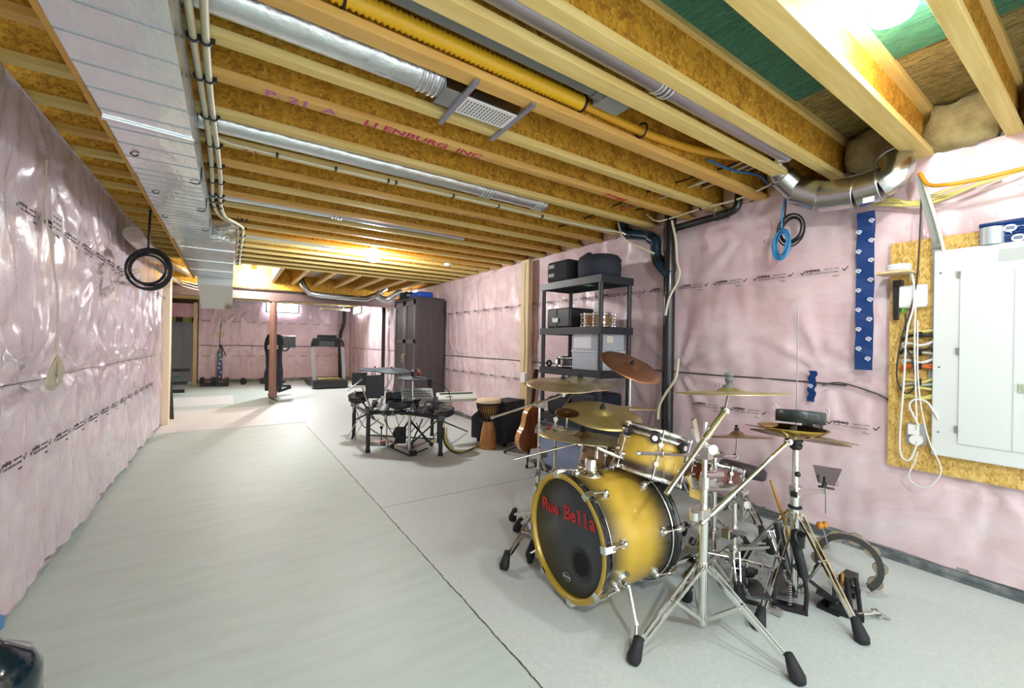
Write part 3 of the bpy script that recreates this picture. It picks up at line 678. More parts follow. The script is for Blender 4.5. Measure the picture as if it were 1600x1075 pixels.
mesh('badge_lettering', mb, [mat('badge_dark', '2B2F30', .5), MC['badge_white']], hd)
def rad(a): return hu*math.cos(a)+V((0, 0, 1))*math.sin(a)
for k in range(8):
    a = 2*PI*k/8+.2; r = rad(a); tt = D.cross(r)
    for (s0, s_) in ((0, 1), (BL, -1)):
        mb = MB(); o_ = c0+D*(s0); A = D*s_
        mb.bar(o_-A*.005+r*(RB-.022), o_-A*.005+r*(RB+.010), .036, .010, up=A)
        mb.bar(o_-A*.004+r*(RB+.008), o_+A*.05+r*(RB+.011), .030, .016, up=r)
        mb.cyl(o_+A*.03+r*(RB+.013), o_+A*.125+r*(RB+.004), .0045, n=8)
        mb.cyl(o_+A*.035+r*(RB+.012), o_+A*.062+r*(RB+.011), .012, .009, n=12)
        mb.cyl(o_+A*.135+r*(RB-.024), o_+A*.135+r*(RB-.012), .026, .024, n=18).sph(o_+A*.135+r*(RB-.002), .017, 12)
        mb.cyl(o_+A*.11+r*(RB+.002), o_+A*.135+r*(RB), .009, n=8)
        mesh('lug', mb, CHROME, t)
for k, (px, py) in enumerate(((962, 804), (940, 772))):
    pass
# tom holder base and grommets on the shell
r = V((0, 0, 1)); o_ = c0+D*.20+r*(RB-.022)
mesh('tom_mount', MB().lathe([(.075, 0), (.072, .008), (.05, .016), (.036, .03), (.034, .085), (.028, .09), (.001, .09)], o_-hu*.015, (r-hu*-.05), 28), CHROME, t)
mesh('badge', MB().cyl(c0+D*.27+rad(.62)*(RB-.022), c0+D*.27+rad(.62)*(RB-.019), .009, n=14), CHROME, t)
# spur legs
for sd, (px, py) in ((1, (994, 1014)), (-1, (800, 862))):
    r = rad(-.42) if sd > 0 else rad(PI+.42); a = c0+D*.16+r*(RB-.02)
    ft = at(px, py, z=0) if sd > 0 else V((1.62, 2.16, 0))
    sp = mesh('spur', MB().cyl(a-r*.006, a+r*.004, .045, .042, n=24).cyl(a, a+r*.05, .024, n=16).tube([a+r*.045, a+r*.045+(ft-a)*.55], .011, 12).cyl(a+r*.045+(ft-a)*.52, a+r*.045+(ft-a)*.57, .016, n=12).tube([a+r*.045+(ft-a)*.55, ft+V((0, 0, .055))], .0075, 10), CHROME, t)
    mesh('rubber_foot', MB().lathe([(.001, 0), (.018, 0), (.02, .02), (.012, .06), (.001, .062)], ft, (0, 0, 1), 14), BLKR, sp)
# ---- generic shallow drum
def drum(name, label, c, n, R, h, sm, nl=8, head=None, cat='drum', lug2=True):
    c = V(c); n = V(n).normalized(); t = thing(name, label, cat, c-n*h/2)
    mesh('shell', MB().lathe([(R-.006, -h/2+.008), (R-.006, h/2-.008)], c, n, 48), sm, t)
    for s_ in (1, -1):
        o_ = c+n*(s_*h/2); A = n*s_
        mesh('hoop', MB().lathe([(R-.002, -.022), (R+.008, -.02), (R+.008, .002), (R+.003, .006), (R-.002, .002), (R-.002, -.022)], o_, A, 48), CHROME, t)
        mesh('head', MB().lathe([(.001, 0), (R-.003, -.002)], o_-A*.004, A, 40), head or mat('head_coated', 'DAD9D2', .6), t)
    u, w_, a = basis(n)
    for k in range(nl):
        q = 2*PI*(k+.3)/nl; r = u*math.cos(q)+w_*math.sin(q)
        mb = MB()
        for s_ in (1, -1):
            mb.cyl(c+n*s_*(h/2+.004)+r*(R+.014), c+n*s_*(-.002)+r*(R+.012), .0036, n=6)
            mb.cyl(c+n*s_*(h/2+.004)+r*(R+.014), c+n*s_*(h/2-.012)+r*(R+.014), .008, n=8)
        if h > .13:
            for s_ in (1, -1): mb.cyl(c+r*(R-.006)+n*s_*h*.2, c+r*(R+.016)+n*s_*h*.2, .016, .012, n=14)
        else: mb.bar(c-n*h*.22+r*(R+.004), c+n*h*.22+r*(R+.004), .016, .018, up=r)
        mesh('lug', mb, CHROME, t)
    return t
# rack tom
tc_ = at(1016, 708, y=1.60); n1 = scr(tc_, -.03, 13); hT = .265; RTm = .192
og = tc_-n1*hT/2
TB = burst('tom_burst', 'D2AE3C', '3A2A1C', n1, hT/2, .045, .095)
t1 = drum('tom_drum', 'gold sunburst rack tom tilted over the bass drum, silver rims', tc_, n1, RTm, hT, TB, 6)
vd = (CAM-tc_).normalized(); vd = (vd-n1*vd.dot(n1)).normalized(); sd_ = n1.cross(vd)
mb = MB()
AR = [vd*math.cos(a)+sd_*math.sin(a) for a in [-1.1+.2*i for i in range(12)]]
mb.tube([tc_+n1*(hT/2-.045)+r*(RTm+.006) for r in AR], .011, 8)
mesh('suspension_band', mb, CHROME, t1)
for a in (-.75, .02, .85):
    r = vd*math.cos(a)+sd_*math.sin(a); p = tc_+n1*(hT/2-.055)+r*(RTm+.012)
    mesh('grommet', MB().cyl(p, p+r*.016, .028, n=20), BLKR, t1); mesh('grommet_bolt', MB().cyl(p+r*.014, p+r*.022, .015, n=16), CHROME, t1)
p = tc_-n1*.03+(vd*.35-sd_*.93).normalized()*(RTm-.002); mesh('air_badge', MB().sph(p, .018, 12), CHROME, t1)
tag(drum('tom_drum', 'brown-gold tom behind the bass drum, under the low crash cymbal', at(942, 716, y=2.08), scr(at(942, 716, y=2.08), .08, 6), .165, .19, burst('tom_burst_brown', 'B08A5A', '3B2818', scr(at(942, 716, y=2.08), .08, 6), .095, .04, .085), 6), 'brown-gold tom behind the bass drum, under the low crash cymbal', 'drum')
mb = MB(); a_, b_ = V((1.735, 1.70, .76)), at(1058, 742, y=1.62)
mesh('tom_arm', mb.tube([a_, a_+V((0, 0, .06)), at(985, 722, y=1.62), b_], .012, 10), CHROME, t1)
# snare
SN = mat('snare_wood', '7E3A20', .3, 0, .5, var=('55220F', 6, (1, 1, 5)))
sc_ = at(1112, 742, y=1.62)
drum('snare_drum', 'reddish wooden snare drum on its stand behind the chrome cymbal poles', sc_, scr(sc_, -.04, 6), .185, .145, SN, 10)
mesh_ = None
# ---- stands
def tripod(t, base, zc, feet, w_=.018, gap=.020, m_=CHROME, brace=True):
    base = V(base)
    for f in feet:
        f = V(f); top = V((base.x, base.y, zc)); dr = V((f.x-base.x, f.y-base.y, 0)).normalized(); sdv = dr.cross(V((0, 0, 1)))
        f3 = V((f.x, f.y, .05))-dr*.02
        mb = MB()
        for s_ in (-1, 1): mb.bar(top+dr*.025+sdv*gap*s_, f3+sdv*gap*s_*.45, .0065, w_)
        mid = top.lerp(f3, .45); mb.cyl(mid-sdv*gap*1.3, mid+sdv*gap*1.3, .006, n=8)
        if brace:
            for s_ in (-1, 1): mb.bar(mid+sdv*gap*s_*.7, V((base.x, base.y, .06))+dr*.02+sdv*gap*s_*.7, .004, w_*.9)
        lg = mesh('leg', mb, m_, t)
        ax = (f3-top).normalized()
        mb = MB().lathe([(.001, 0), (.026, .0), (.033, .022), (.027, .06), (.018, .11), (.001, .113)], V((f.x, f.y, 0)), (V((0, 0, 1))-dr*.45).normalized(), 10)
        mesh('rubber_foot', mb, BLKR, lg)
    mesh('leg_collar', MB().cyl((base.x, base.y, zc-.02), (base.x, base.y, zc+.02), .026, n=18), m_, t)
def pole(t, x, y, levels, m_=CHROME):
    """levels: (z0, z1, r); a clamp sits at each joint"""
    for i, (a, b, r) in enumerate(levels):
        mesh('tube', MB().cyl((x, y, a), (x, y, b), r, n=16), m_, t)
        if i:
            mb = MB().cyl((x, y, a-.035), (x, y, a+.02), r*1.9, n=16).box((x+.03*(-1)**i, y-.01, a-.01), (.05, .028, .032)).bar((x-.055, y-.03, a-.028), (x-.035, y-.02, a+.018), .008, .02)
            mesh('clamp', mb, CHROMEB, t)
def tilter(t, p, top, r=.006):
    """joint at p, thin rod to top, felt and wing nut"""
    p, top = V(p), V(top); mb = MB().cyl(p-FW*.014, p+FW*.014, .016, n=16).cyl(p-FW*.020, p+FW*.020, .008, n=12).tube([p, top], r, 8)
    mesh('tilter', mb, mat('tilter_steel', 'A2A29C', .25, 1), t)
    d = (top-p).normalized()
    mesh('felt', MB().cyl(top+d*.000, top+d*.018, .014, n=14).cyl(top+d*.018, top+d*.032, .009, .012, n=10), BLKR, t)
def zof(px, py, y): return at(px, py, y=y).z
# stand A: foreground boom stand
b1 = at(1097, 984, z=0); y1 = b1.y
t = thing('cymbal_stand', 'tall chrome boom stand in the foreground with its splayed tripod nearest the viewer', 'stand', b1)
z1 = lambda py: zof(1096, py, y1)
pole(t, b1.x, y1, [(.03, z1(800), .0215), (z1(800), z1(752), .017), (z1(752), z1(660), .013)])
tripod(t, b1, z1(884), [at(988, 1036, z=0), at(1250, 1068, z=0), at(1072, 937, z=0)])
J = V((b1.x, y1-.03, z1(700))); e1, e2 = at(1042, 770, y=y1-.03), at(1133, 642, y=y1-.03)
mesh('boom_arm', MB().tube([e1, e2], .0105, 12).tube([e1.lerp(e2, .62), e2], .0165, 14).cyl(e1+(e1-e2).normalized()*.004, e1+(e2-e1).normalized()*.022, .012, n=12), CHROME, t)
mesh('boom_clamp', MB().cyl(J-FW*.025, J+FW*.03, .024, n=18).bar(at(1083, 655, y=y1-.05), at(1090, 690, y=y1-.05), .012, .03).box(J+V((0, .02, -.03)), (.05, .04, .05)), CHROMEB, t)
ctr_big = at(1139, 611, y=y1-.03)
tilter(t, e2, ctr_big+V((0, 0, .0)))
mesh('spring_felt', MB().lathe([(.012, .0), (.03, .0), (.032, .02), (.014, .03), (.014, .04), (.02, .045), (.02, .06), (.013, .065), (.02, .07), (.02, .085), (.001, .09)], ctr_big+V((0, 0, .006)), (0, 0, 1), 18), mat('felt_grey', '6C6F6C', .7), t)
# stand B
b2 = at(1146, 925, z=0); y2 = b2.y
t = thing('cymbal_stand', 'chrome boom stand whose long arm rises to the brass bowl cymbal', 'stand', b2)
z2 = lambda py: zof(1147, py, y2)
pole(t, b2.x, y2, [(.03, z2(860), .0190), (z2(860), z2(786), .0155)])
tripod(t, b2, z2(858), [at(1205, 864, z=0), at(1157, 944, z=0), at(1075, 905, z=0)])
e1, e2 = at(1096, 818, y=y2-.1), at(1232, 690, y=1.02)
mesh('boom_arm', MB().tube([e1, e2], .010, 12).tube([e1.lerp(e2, .1), e1.lerp(e2, .35)], .0135, 12).cyl(e1+(e1-e2).normalized()*.003, e1+(e2-e1).normalized()*.02, .012, n=12), CHROME, t)
J = V((b2.x, y2-.05, z2(782))); mesh('boom_clamp', MB().cyl(J-FW*.03, J+FW*.03, .022, n=18).ring(J-FW*.031, FW, .018, .004, 18, 6), CHROMEB, t)
brass_c = at(1238, 668, y=1.02); tilter(t, e2, brass_c-V((0, 0, .02)))
# stand C
y3 = 1.42; p3 = at(1117, 715, y=y3); b3 = V((p3.x, y3, 0))
t = thing('cymbal_stand', 'slim chrome stand with a level arm crossing before the gold tom', 'stand', b3)
z3 = lambda py: zof(1117, py, y3)
pole(t, b3.x, y3, [(.04, z3(830), .018), (z3(830), z3(756), .016), (z3(756), z3(712), .013)])
tripod(t, b3, z3(862), [at(1042, 893, z=0), at(1163, 905, z=0), V((b3.x+.25, y3+.25, 0))])
e1, e2 = at(996, 708, y=1.33), at(1150, 713, y=1.5)
mesh('boom_arm', MB().tube([e1, e2], .0095, 12).cyl(e1-RT*.002, e1+RT*.012, .010, n=10), CHROME, t)
q = at(1034, 708, y=1.37); mesh('arm_knob', MB().ring(q, RT, .016, .007, 16, 8), CHROMEB, t)
sm_c = at(1152, 683, y=1.5); tilter(t, e2, sm_c)
mesh('boom_clamp', MB().box(V((b3.x, y3, z3(708))), (.05, .06, .04)).cyl(V((b3.x, y3-.05, z3(708))), V((b3.x, y3+.05, z3(708))), .018, n=14), CHROMEB, t)
mesh('multi_clamp', MB().box(at(1105, 758, y=y3-.05), (.12, .07, .035)).box(at(1140, 762, y=y3-.03), (.10, .05, .03)).cyl(at(1090, 765, y=y3-.12), at(1150, 765, y=y3-.02), .012, n=10), CHROMEB, t)
for mb in (MB().box(at(1092, 770, y=y3-.16), (.07, .07, .05)), MB().box(at(1094, 800, y=y1), (.075, .07, .045)).cyl(at(1085, 800, y=y1-.04), at(1085, 812, y=y1-.04), .02, n=10), MB().box(at(1160, 768, y=y3-.03), (.07, .05, .025)),
           MB().cyl(at(1100, 742, y=y3-.1), at(1126, 742, y=y3-.05), .022, n=12), MB().box(at(1140, 832, y=y2), (.10, .05, .05))): mesh('multi_clamp', mb, CHROME, t, .004)
for mb in (MB().bar(at(1076, 742, y=1.22), at(1082, 760, y=1.22), .014, .02), MB().bar(at(1146, 830, y=y2-.05), at(1160, 838, y=y2-.05), .02, .02), MB().bar(at(1083, 668, y=y1-.05), at(1088, 690, y=y1-.05), .016, .02)): mesh('wing_bolt', mb, CHROME, t)
# left stands
def lstand(label, px, y, jy, feet, arm, zc_py, topc, r=.013):
    p = at(px, jy, y=y); b = V((p.x, y, 0)); t = thing('cymbal_stand', label, 'stand', b); z_ = lambda py: zof(px, py, y)
    pole(t, b.x, y, [(.04, z_(735), r), (z_(735), z_(668), r*.85), (z_(668), p.z, r*.7)])
    tripod(t, b, z_(zc_py), feet)
    if arm:
        e1, e2 = at(*arm[0], y=y-.12), at(*arm[1], y=y-.02)
        mesh('boom_arm', MB().tube([e1, e2], .0075, 10).tube([e1.lerp(e2, .55), e1.lerp(e2, .95)], .011, 10).cyl(e1, e1+(e2-e1).normalized()*.02, .011, n=10), CHROME, t)
        mesh('boom_clamp', MB().cyl(V((b.x, y-.06, p.z)), V((b.x, y+.03, p.z)), .022, n=14), CHROMEB, t)
        tilter(t, e2, topc)
    else: tilter(t, p, topc)
    return t
lA = at(880, 601, y=2.38); lC = at(910, 683, y=2.06)
lstand('chrome boom stand left of the bass drum holding the upper thin crash', 843, 2.40, 632, [at(787, 890, z=0), at(800, 812, z=0), V((2.25, 2.75, 0))], ((768, 653), (880, 617)), 800, lA)
lstand('second chrome stand behind the bass drum, carrying the overlapped crash', 868, 2.30, 655, [at(806, 829, z=0), at(827, 872, z=0), V((2.45, 2.55, 0))], None, 790, at(906, 598, y=2.5))
t = thing('boom_stand', 'chrome rod arm low on the left stands reaching under the low crash cymbal', 'arm', at(803, 718, y=2.2))
mesh('rod', MB().tube([at(803, 718, y=2.28), at(906, 692, y=2.06)], .007, 10), CHROME, t); mesh('tilter', MB().cyl(at(906, 692, y=2.04), at(906, 692, y=2.09), .018, n=14).tube([at(906, 692, y=2.06), lC], .005), CHROME, t)
mesh('clamp', MB().box(at(842, 708, y=2.33), (.06, .12, .04)).tube([at(842, 708, y=2.3), at(852, 735, y=2.3)], .01), CHROMEB, t)
cC = at(985, 573, y=2.3)
t = thing('cymbal_stand', 'straight chrome stand behind the kit carrying the rust-coloured crash', 'stand', (cC.x, 2.3, 0))
pole(t, cC.x, 2.3, [(.04, .55, .013), (.55, .9, .011), (.9, cC.z-.06, .008)]); tripod(t, (cC.x, 2.3, 0), .35, [(cC.x+.28, 2.4, 0), (cC.x-.2, 2.5, 0), (cC.x-.05, 2.02, 0)])
mesh('tilter', MB().box((cC.x, 2.3, cC.z-.07), (.03, .03, .05)).tube([(cC.x, 2.3, cC.z-.07), cC], .005), CHROME, t)
# ---- cymbals
def cymat(name, c1, c2, rough=.34, metal=.85):
    return mat(name, c1, rough, metal, var=(c2, 5, (1, 1, 1), .35, .65), bump=(3, .12, .01))
def cymbal(label, px, py, y, half, q, rho, m_, bell=1.0, inv=False, felt=True, c=None, cat='cymbal', name='cymbal'):
    c = V(c) if c is not None else at(px, py, y=y); R = half*dep(c)/F; n = scr(c, q, rho)
    n = -n if inv else n; hb = R*.16*bell
    pr = [(.006, hb), (R*.08, hb*.97), (R*.16, hb*.75), (R*.22, hb*.42), (R*.26, hb*.30), (R*.5, hb*.20), (R*.8, hb*.08), (R, 0)]
    if inv: pr = [(a, b+R*.36*(1-(a/R)**2)) for a, b in pr]
    mb = MB().lathe(pr+[(R, -.0016)]+[(a, b-.002) for a, b in pr[::-1]], c-n*0, n, 64)
    t = thing(name, label, cat, c)
    mesh('bow', mb, m_, t)
    if felt and not inv: mesh('wing_nut', MB().cyl(c+n*(hb-.004), c+n*(hb+.016), R*.07, n=14).cyl(c+n*(hb+.016), c+n*(hb+.034), .007, .009, n=10).box(c+n*(hb+.03), (.03, .006, .012)), BLKR, t)
    return t
CBR = cymat('cymbal_bronze', 'DACFB0', 'BCAC7C'); CYE = cymat('cymbal_yellow', 'D6C894', 'BCA962'); CRU = cymat('cymbal_rust', 'B98A66', '98694C', .36)
cymbal('pale bronze crash cymbal, left of two overlapping at the shelf foot', 878, 603, 2.38, 58, .20, 2, CBR, c=lA)
cymbal('pale bronze crash cymbal overlapped by its left neighbour in front of the shelf', 906, 599, 2.5, 56, .20, 1, CBR)
cymbal('rust-coloured crash cymbal tilted steeply in front of the black shelf', 985, 571, 2.3, 49, .34, 23, CRU, .6, c=cC)
cymbal('wide golden ride cymbal tilted toward the viewer above the bass drum', 940, 648, 1.9, 62, .34, 7, CYE)
cymbal('low greenish-gold crash cymbal just above the bass drum hoop', 910, 682, 2.06, 70, .14, 3, CYE, .9, c=lC)
q = at(886, 645, y=1.86)
t = thing('splash_mount', 'thin chrome rod holding up the tiny brown splash cymbal', 'stand', (q.x, 1.86, 0))
mesh('rod', MB().tube([q, q-V((0, 0, .10)), at(868, 672, y=2.28)], .005), CHROME, t); mesh('clamp', MB().box(at(868, 674, y=2.28), (.04, .05, .04)), CHROMEB, t)
cymbal('tiny dark brown splash cymbal beside the golden ride', 886, 645, 1.86, 19, .40, 4, cymat('cymbal_brown', '7A5426', '3C2610'), .5, felt=False)
cymbal('flat brass cymbal edge-on behind the gold tom', 990, 637, 2.0, 34, .06, 2, CYE, .4, felt=False)
cymbal('thin yellow-green crash cymbal held highest at the end of the foreground boom', 1139, 614, y1-.03, 82, .035, -3, cymat('cymbal_lime', 'CFC78E', 'B9AE68'), .75, felt=False, c=ctr_big-V((0, 0, .01)))
cymbal('small bronze cymbal lying level behind the chrome poles', 1152, 683, 1.5, 50, .03, -5, cymat('cymbal_tan', 'A98E66', '8C7146'), 1.3, c=sm_c)
cymbal('upturned polished brass cymbal shaped like a shallow bowl', 1238, 660, 1.02, 48, .10, 1, mat('brass_polished', 'D8B65A', .15, 1, var=('B8923A', 4, (1, 1, 1))), .3, True, c=brass_c)
HHc = at(1247, 680, y=1.06)
cymbal('upper hi-hat cymbal of the pair under the brass bowl', 1247, 678, 1.06, 74, .02, 5, cymat('hat_olive', '9C8B62', '7C6D48'), .9, c=HHc+V((0, 0, .008)), felt=False)
cymbal('lower hi-hat cymbal of the pair, nearly touching the upper one', 1247, 678, 1.06, 66, -.06, 4, MC['hat_olive'], .5, c=HHc-V((0, 0, .012)), felt=False)
# black tuning case and drum on the brass bowl
c = at(1250, 659, y=1.03); n = scr(c, .02, 0); R = 33*dep(c)/F
t = thing('ring_case', 'round black lidded case with pale printing resting in the brass bowl cymbal', 'case', c)
mesh('body', MB().lathe([(.001, 0), (R, 0), (R*1.0, .058), (R*.96, .066), (.001, .070)], c-n*.005, n, 40), mat('case_black', '2E3838', .35), t)
vv = (CAM-c).normalized(); uu = n.cross(vv).normalized()
for i, ch in enumerate('TURBO'):
    a = -.30+.22*i; d_ = (vv*math.cos(a)+uu*math.sin(a)); d_ = (d_-n*d_.dot(n)).normalized()
    mesh('printed_letter', MB().text(ch, c+n*.030+d_*(R+.001), n.cross(d_), n, .028, .0005, align='CENTER'), mat('print_dark', '141A1A', .5), t)
for s_ in (-1, 1):
    p = c+uu*s_*R*.92+n*.04; mesh('wire_clip', MB().tube(spl([p, p+n*.035-uu*s_*.0, p+n*.04+uu*s_*.02, p+uu*s_*.015-n*.01]), .0022, 6), CHROMEB, t)
c = at(1268, 664, y=1.12); tag(mesh('round_pad', MB().lathe([(.001, 0), (.05, 0), (.055, .02), (.05, .06), (.001, .06)], c-V((0, 0, .03)), V((.3, -.1, 1)), 24), mat('maroon_black', '2A1D1E', .3)), 'small dark maroon round pad tucked behind the brass bowl', 'pad')
# ---- hi-hat stand
bh = V((at(1242, 800, y=1.05).x, 1.05, 0)); zh = lambda py: zof(1242, py, 1.05)
t = thing('hi_hat_stand', 'chrome hi-hat stand with a long pull rod rising above the cymbals', 'stand', bh)
pole(t, bh.x, 1.05, [(.03, zh(765), .022), (zh(765), zh(700), .016)]); tripod(t, bh, zh(800), [at(1184, 984, z=0), at(1350, 1006, z=0), V((bh.x+.25, 1.45, 0))], .014)
mesh('pull_rod', MB().cyl((bh.x, 1.05, zh(700)), (bh.x, 1.05, at(1243, 465, y=1.05).z), .0030, n=8), mat('rod_steel', '9A9A98', .35, .9), t)
mesh('seat_cup', MB().lathe([(.02, 0), (.03, .01), (.032, .03), (.022, .035), (.034, .045), (.034, .06), (.025, .066), (.04, .075), (.04, .095), (.001, .10)], (bh.x, 1.05, zh(700)-.01), (0, 0, 1), 18), BLK, t)
mesh('rubber_band', MB().ring((bh.x, 1.05, zh(792)), (0, 0, 1), .03, .006, 20, 6), BLKR, t)
mesh('wing_bolt', MB().bar((bh.x-.09, 1.02, zh(765)), (bh.x-.01, 1.05, zh(765)), .01, .012).box((bh.x-.09, 1.02, zh(765)), (.012, .03, .03)).sph((bh.x-.075, 1.01, zh(735)), .016, 8), BLKM, t)
fp = at(1235, 950, z=0)
# pedal of the hi-hat stand
t = thing('hi_hat_pedal', 'black metal hi-hat pedal frame standing under the hi-hat stand', 'pedal', at(1240, 955, z=0))
g0 = at(1262, 962, z=0); g1 = at(1206, 948, z=0); ux = (g0-g1).normalized(); uy = V((-ux.y, ux.x, 0))
mb = MB(); o_ = (g0+g1)/2; w_ = (g0-g1).length
mb.box(o_+V((0, 0, .012))+uy*.02, (w_, .06, .024), R=Matrix((ux, uy, V((0, 0, 1)))).transposed())
for s_ in (-1, 1): mb.tube(spl([o_+ux*s_*w_*.44+V((0, 0, .02)), o_+ux*s_*w_*.46+V((0, 0, .12)), o_+ux*s_*w_*.36+V((0, 0, .2)), o_+ux*s_*w_*.1+V((0, 0, .25))]), .011, 8)
mesh('frame', mb, BLKM, t)
mesh('spring', MB().tube([o_+ux*.0+V((math.cos(i)*.008, math.sin(i)*.008, .03+i*.0022)) for i in range(60)], .002, 5), CHROMEB, t)
mesh('spring_housing', MB().cyl(o_+V((0, 0, .22))-ux*.015, o_-ux*.055+uy*.05+V((0, 0, .44)), .021, n=16).cyl(o_+ux*.06+V((0, 0, .20)), o_+ux*.02+V((0, 0, .38)), .024, n=16), mat('housing_black', '15191B', .3), t)
mesh('clamp_knob', MB().cyl(o_+ux*.03+V((0, 0, .36)), o_+ux*.03-uy*.02+V((0, 0, .43)), .035, n=8).ring(o_+ux*.03-uy*.02+V((0, 0, .41)), (0, -1, .3), .034, .01, 8, 6), mat('knob_black', '101214', .3), t)
mesh('footboard', MB().bar(o_+uy*.05+V((0, 0, .06)), o_+uy*.34+V((0, 0, .022)), .085, .012).bar(o_+uy*.30+V((0, 0, .012)), o_+uy*.42+V((0, 0, .012)), .085, .016), BLKM, t)
# bass drum pedal
q0 = at(1192, 948, z=0); 
t = thing('bass_pedal', 'chrome and black double bass drum pedal with a toothed spring between the stands', 'pedal', at(1165, 930, z=0))
mb = MB().bar(at(1150, 938, z=.012), at(1218, 955, z=.012), .05, .018).box(at(1213, 955, z=.02), (.03, .05, .03))
mesh('base_plate', mb, CHROMEB, t)
mesh('upright', MB().tube([at(1166, 930, z=.01), at(1167, 878, y=at(1166, 930, z=0).y)], .008, 8).tube([at(1206, 945, z=.01), at(1208, 890, y=at(1206, 945, z=0).y)], .007, 8), CHROME, t)
ya = at(1166, 930, z=0).y
mesh('drive_shaft', MB().tube([at(1098, 862, y=ya+.15), at(1165, 876, y=ya), at(1206, 887, y=ya-.03)], .008, 8), CHROME, t)
pp_ = at(1190, 905, y=ya-.02); mesh('spring', MB().tube([pp_+V((.010*math.cos(i*.9), .010*math.sin(i*.9), -.055+i*.0022)) for i in range(64)], .003, 5).cyl(pp_+V((0, 0, .07)), pp_+V((0, 0, .10)), .014, n=12), CHROMEB, t)
mesh('footboard', MB().bar(at(1170, 905, y=ya+.02), at(1192, 935, y=ya-.2)+V((0, 0, 0)), .09, .012).bar(at(1163, 892, y=ya), at(1180, 892, y=ya), .03, .03), BLKM, t)
mesh('beater_cam', MB().cyl(at(1160, 893, y=ya), at(1172, 894, y=ya), .03, n=14).box(at(1155, 920, y=ya), (.03, .03, .05)), BLKM, t)
t = thing('pedal_clamp', 'chrome pedal hoop clamp gripping the rear hoop foot of the bass drum', 'clamp', at(1062, 862, y=1.55))
mesh('plate', MB().bar(at(1040, 878, y=1.58), at(1090, 852, y=1.5), .05, .012).cyl(at(1060, 865, y=1.5), at(1060, 850, y=1.5), .018, n=12).box(at(1080, 858, y=1.5), (.05, .06, .04)), CHROMEB, t)
mesh('knob', MB().cyl(at(1080, 850, y=1.46), at(1084, 842, y=1.46), .02, n=8), BLKM, t)
# wooden stick
t = thing('drumstick', 'tan wooden drumstick leaning upright beside the hi-hat stand', 'drumstick', at(1232, 812, y=1.12))
mesh('shaft', MB().tube([at(1204, 751, y=1.12), at(1208, 762, y=1.12), at(1226, 815, y=1.12), at(1233, 845, y=1.14)], [.006, .0075, .009, .011], 10), mat('stick_wood', 'B9843A', .5), t)
# cowbell
cb = at(1292, 742, y=1.0); t = thing('cowbell', 'dark steel cowbell clamped on a bar beside the hi-hat stand', 'cowbell', cb)
def quad_loop(mb, rings):
    vs = [q for r in rings for q in r]; n = len(rings[0]); fs = [(i*n+j, i*n+(j+1) % n, (i+1)*n+(j+1) % n, (i+1)*n+j) for i in range(len(rings)-1) for j in range(n)]
    return mb.add(vs, fs+[tuple(range(n))[::-1]])
A4 = [at(1270, 726, y=1.0), at(1316, 733, y=1.0), at(1316, 733, y=1.07), at(1270, 726, y=1.07)]; B4 = [at(1278, 754, y=1.01), at(1304, 760, y=1.01), at(1304, 760, y=1.06), at(1278, 754, y=1.06)]
cc = sum(B4, V((0, 0, 0)))/4; ca = sum(A4, V((0, 0, 0)))/4
mesh('bell', quad_loop(MB(), [[cc.lerp(q, .6) for q in B4], B4, A4, [ca.lerp(q, .93) for q in A4], [cc.lerp(q, .85) for q in B4]]), mat('bell_steel', '5E5C5E', .22, .9), t)
mesh('mount_bar', MB().bar(at(1236, 768, y=1.05), at(1292, 768, y=1.03), .014, .022).cyl(at(1291, 757, y=1.02), at(1291, 802, y=1.02), .0055, n=8).box(at(1243, 768, y=1.04), (.05, .04, .032)), CHROMEB, t)
mesh('wing_screw', MB().cyl(at(1280, 760, y=1.0), at(1302, 764, y=1.0), .007).box(at(1288, 752, y=.99), (.012, .01, .05)).box(at(1288, 757, y=.99), (.05, .01, .02)), BLKM, t)
# wooden beater
t = thing('wood_beater', 'orange wooden block beater on a thin rod at the wall foot', 'beater', at(1292, 850, y=.98))
mesh('head', MB().sph(at(1281, 821, y=1.0), .022, 12, (.85, .85, 1)).sph(at(1289, 820, y=1.0), .020, 12, (.9, .9, 1)), mat('beater_orange', 'C9822A', .45), t); mesh('rod', MB().tube([at(1286, 826, y=1.0), at(1296, 860, y=.98)], .0035, 6), CHROME, t)
# tambourine on pedal
yt = .93; c = at(1325, 878, y=yt); n = (CAM-c).normalized(); n = (n+V((.1, 0, -.25))).normalized()
t = thing('pedal_tambourine', 'black crescent tambourine with silver jingles on a foot pedal bracket', 'tambourine', at(1325, 965, z=0))
R = 38*dep(c)/F; u, w_, a = basis(n); a0, a1 = math.radians(-50), math.radians(205)
if u.dot(RT) < 0: u = -u
if w_.z < 0: w_ = -w_
P_ = lambda ang, r: c+(u*math.cos(ang)+w_*math.sin(ang))*r
mb = MB(); K = 28; vs = []
for i in range(K+1):
    an = a0+(a1-a0)*i/K
    for (rr, zz) in ((R*.90, -.03), (R*1.12, -.03), (R*1.12, .03), (R*.90, .03)): vs.append(P_(an, rr)+n*zz)
mb.add(vs, [(i*4+j, i*4+(j+1) % 4, (i+1)*4+(j+1) % 4, (i+1)*4+j) for i in range(K) for j in range(4)]+[(0, 1, 2, 3), (K*4+3, K*4+2, K*4+1, K*4)])
mesh('frame', mb, mat('tamb_black', '23221C', .25, .1, .6), t)
for i in range(7):
    an = a0+(a1-a0)*(i+.5)/7; ax = (u*math.cos(an)+w_*math.sin(an)); p = P_(an, R*1.0)+n*.012; tg = n.cross(ax)
    mesh('jingle', MB().cyl(p-n*.003, p-n*.0015, R*.25, n=20).cyl(p+n*.006, p+n*.0075, R*.24, n=20), mat('jingle_nickel', '98907C', .25, .9), t)
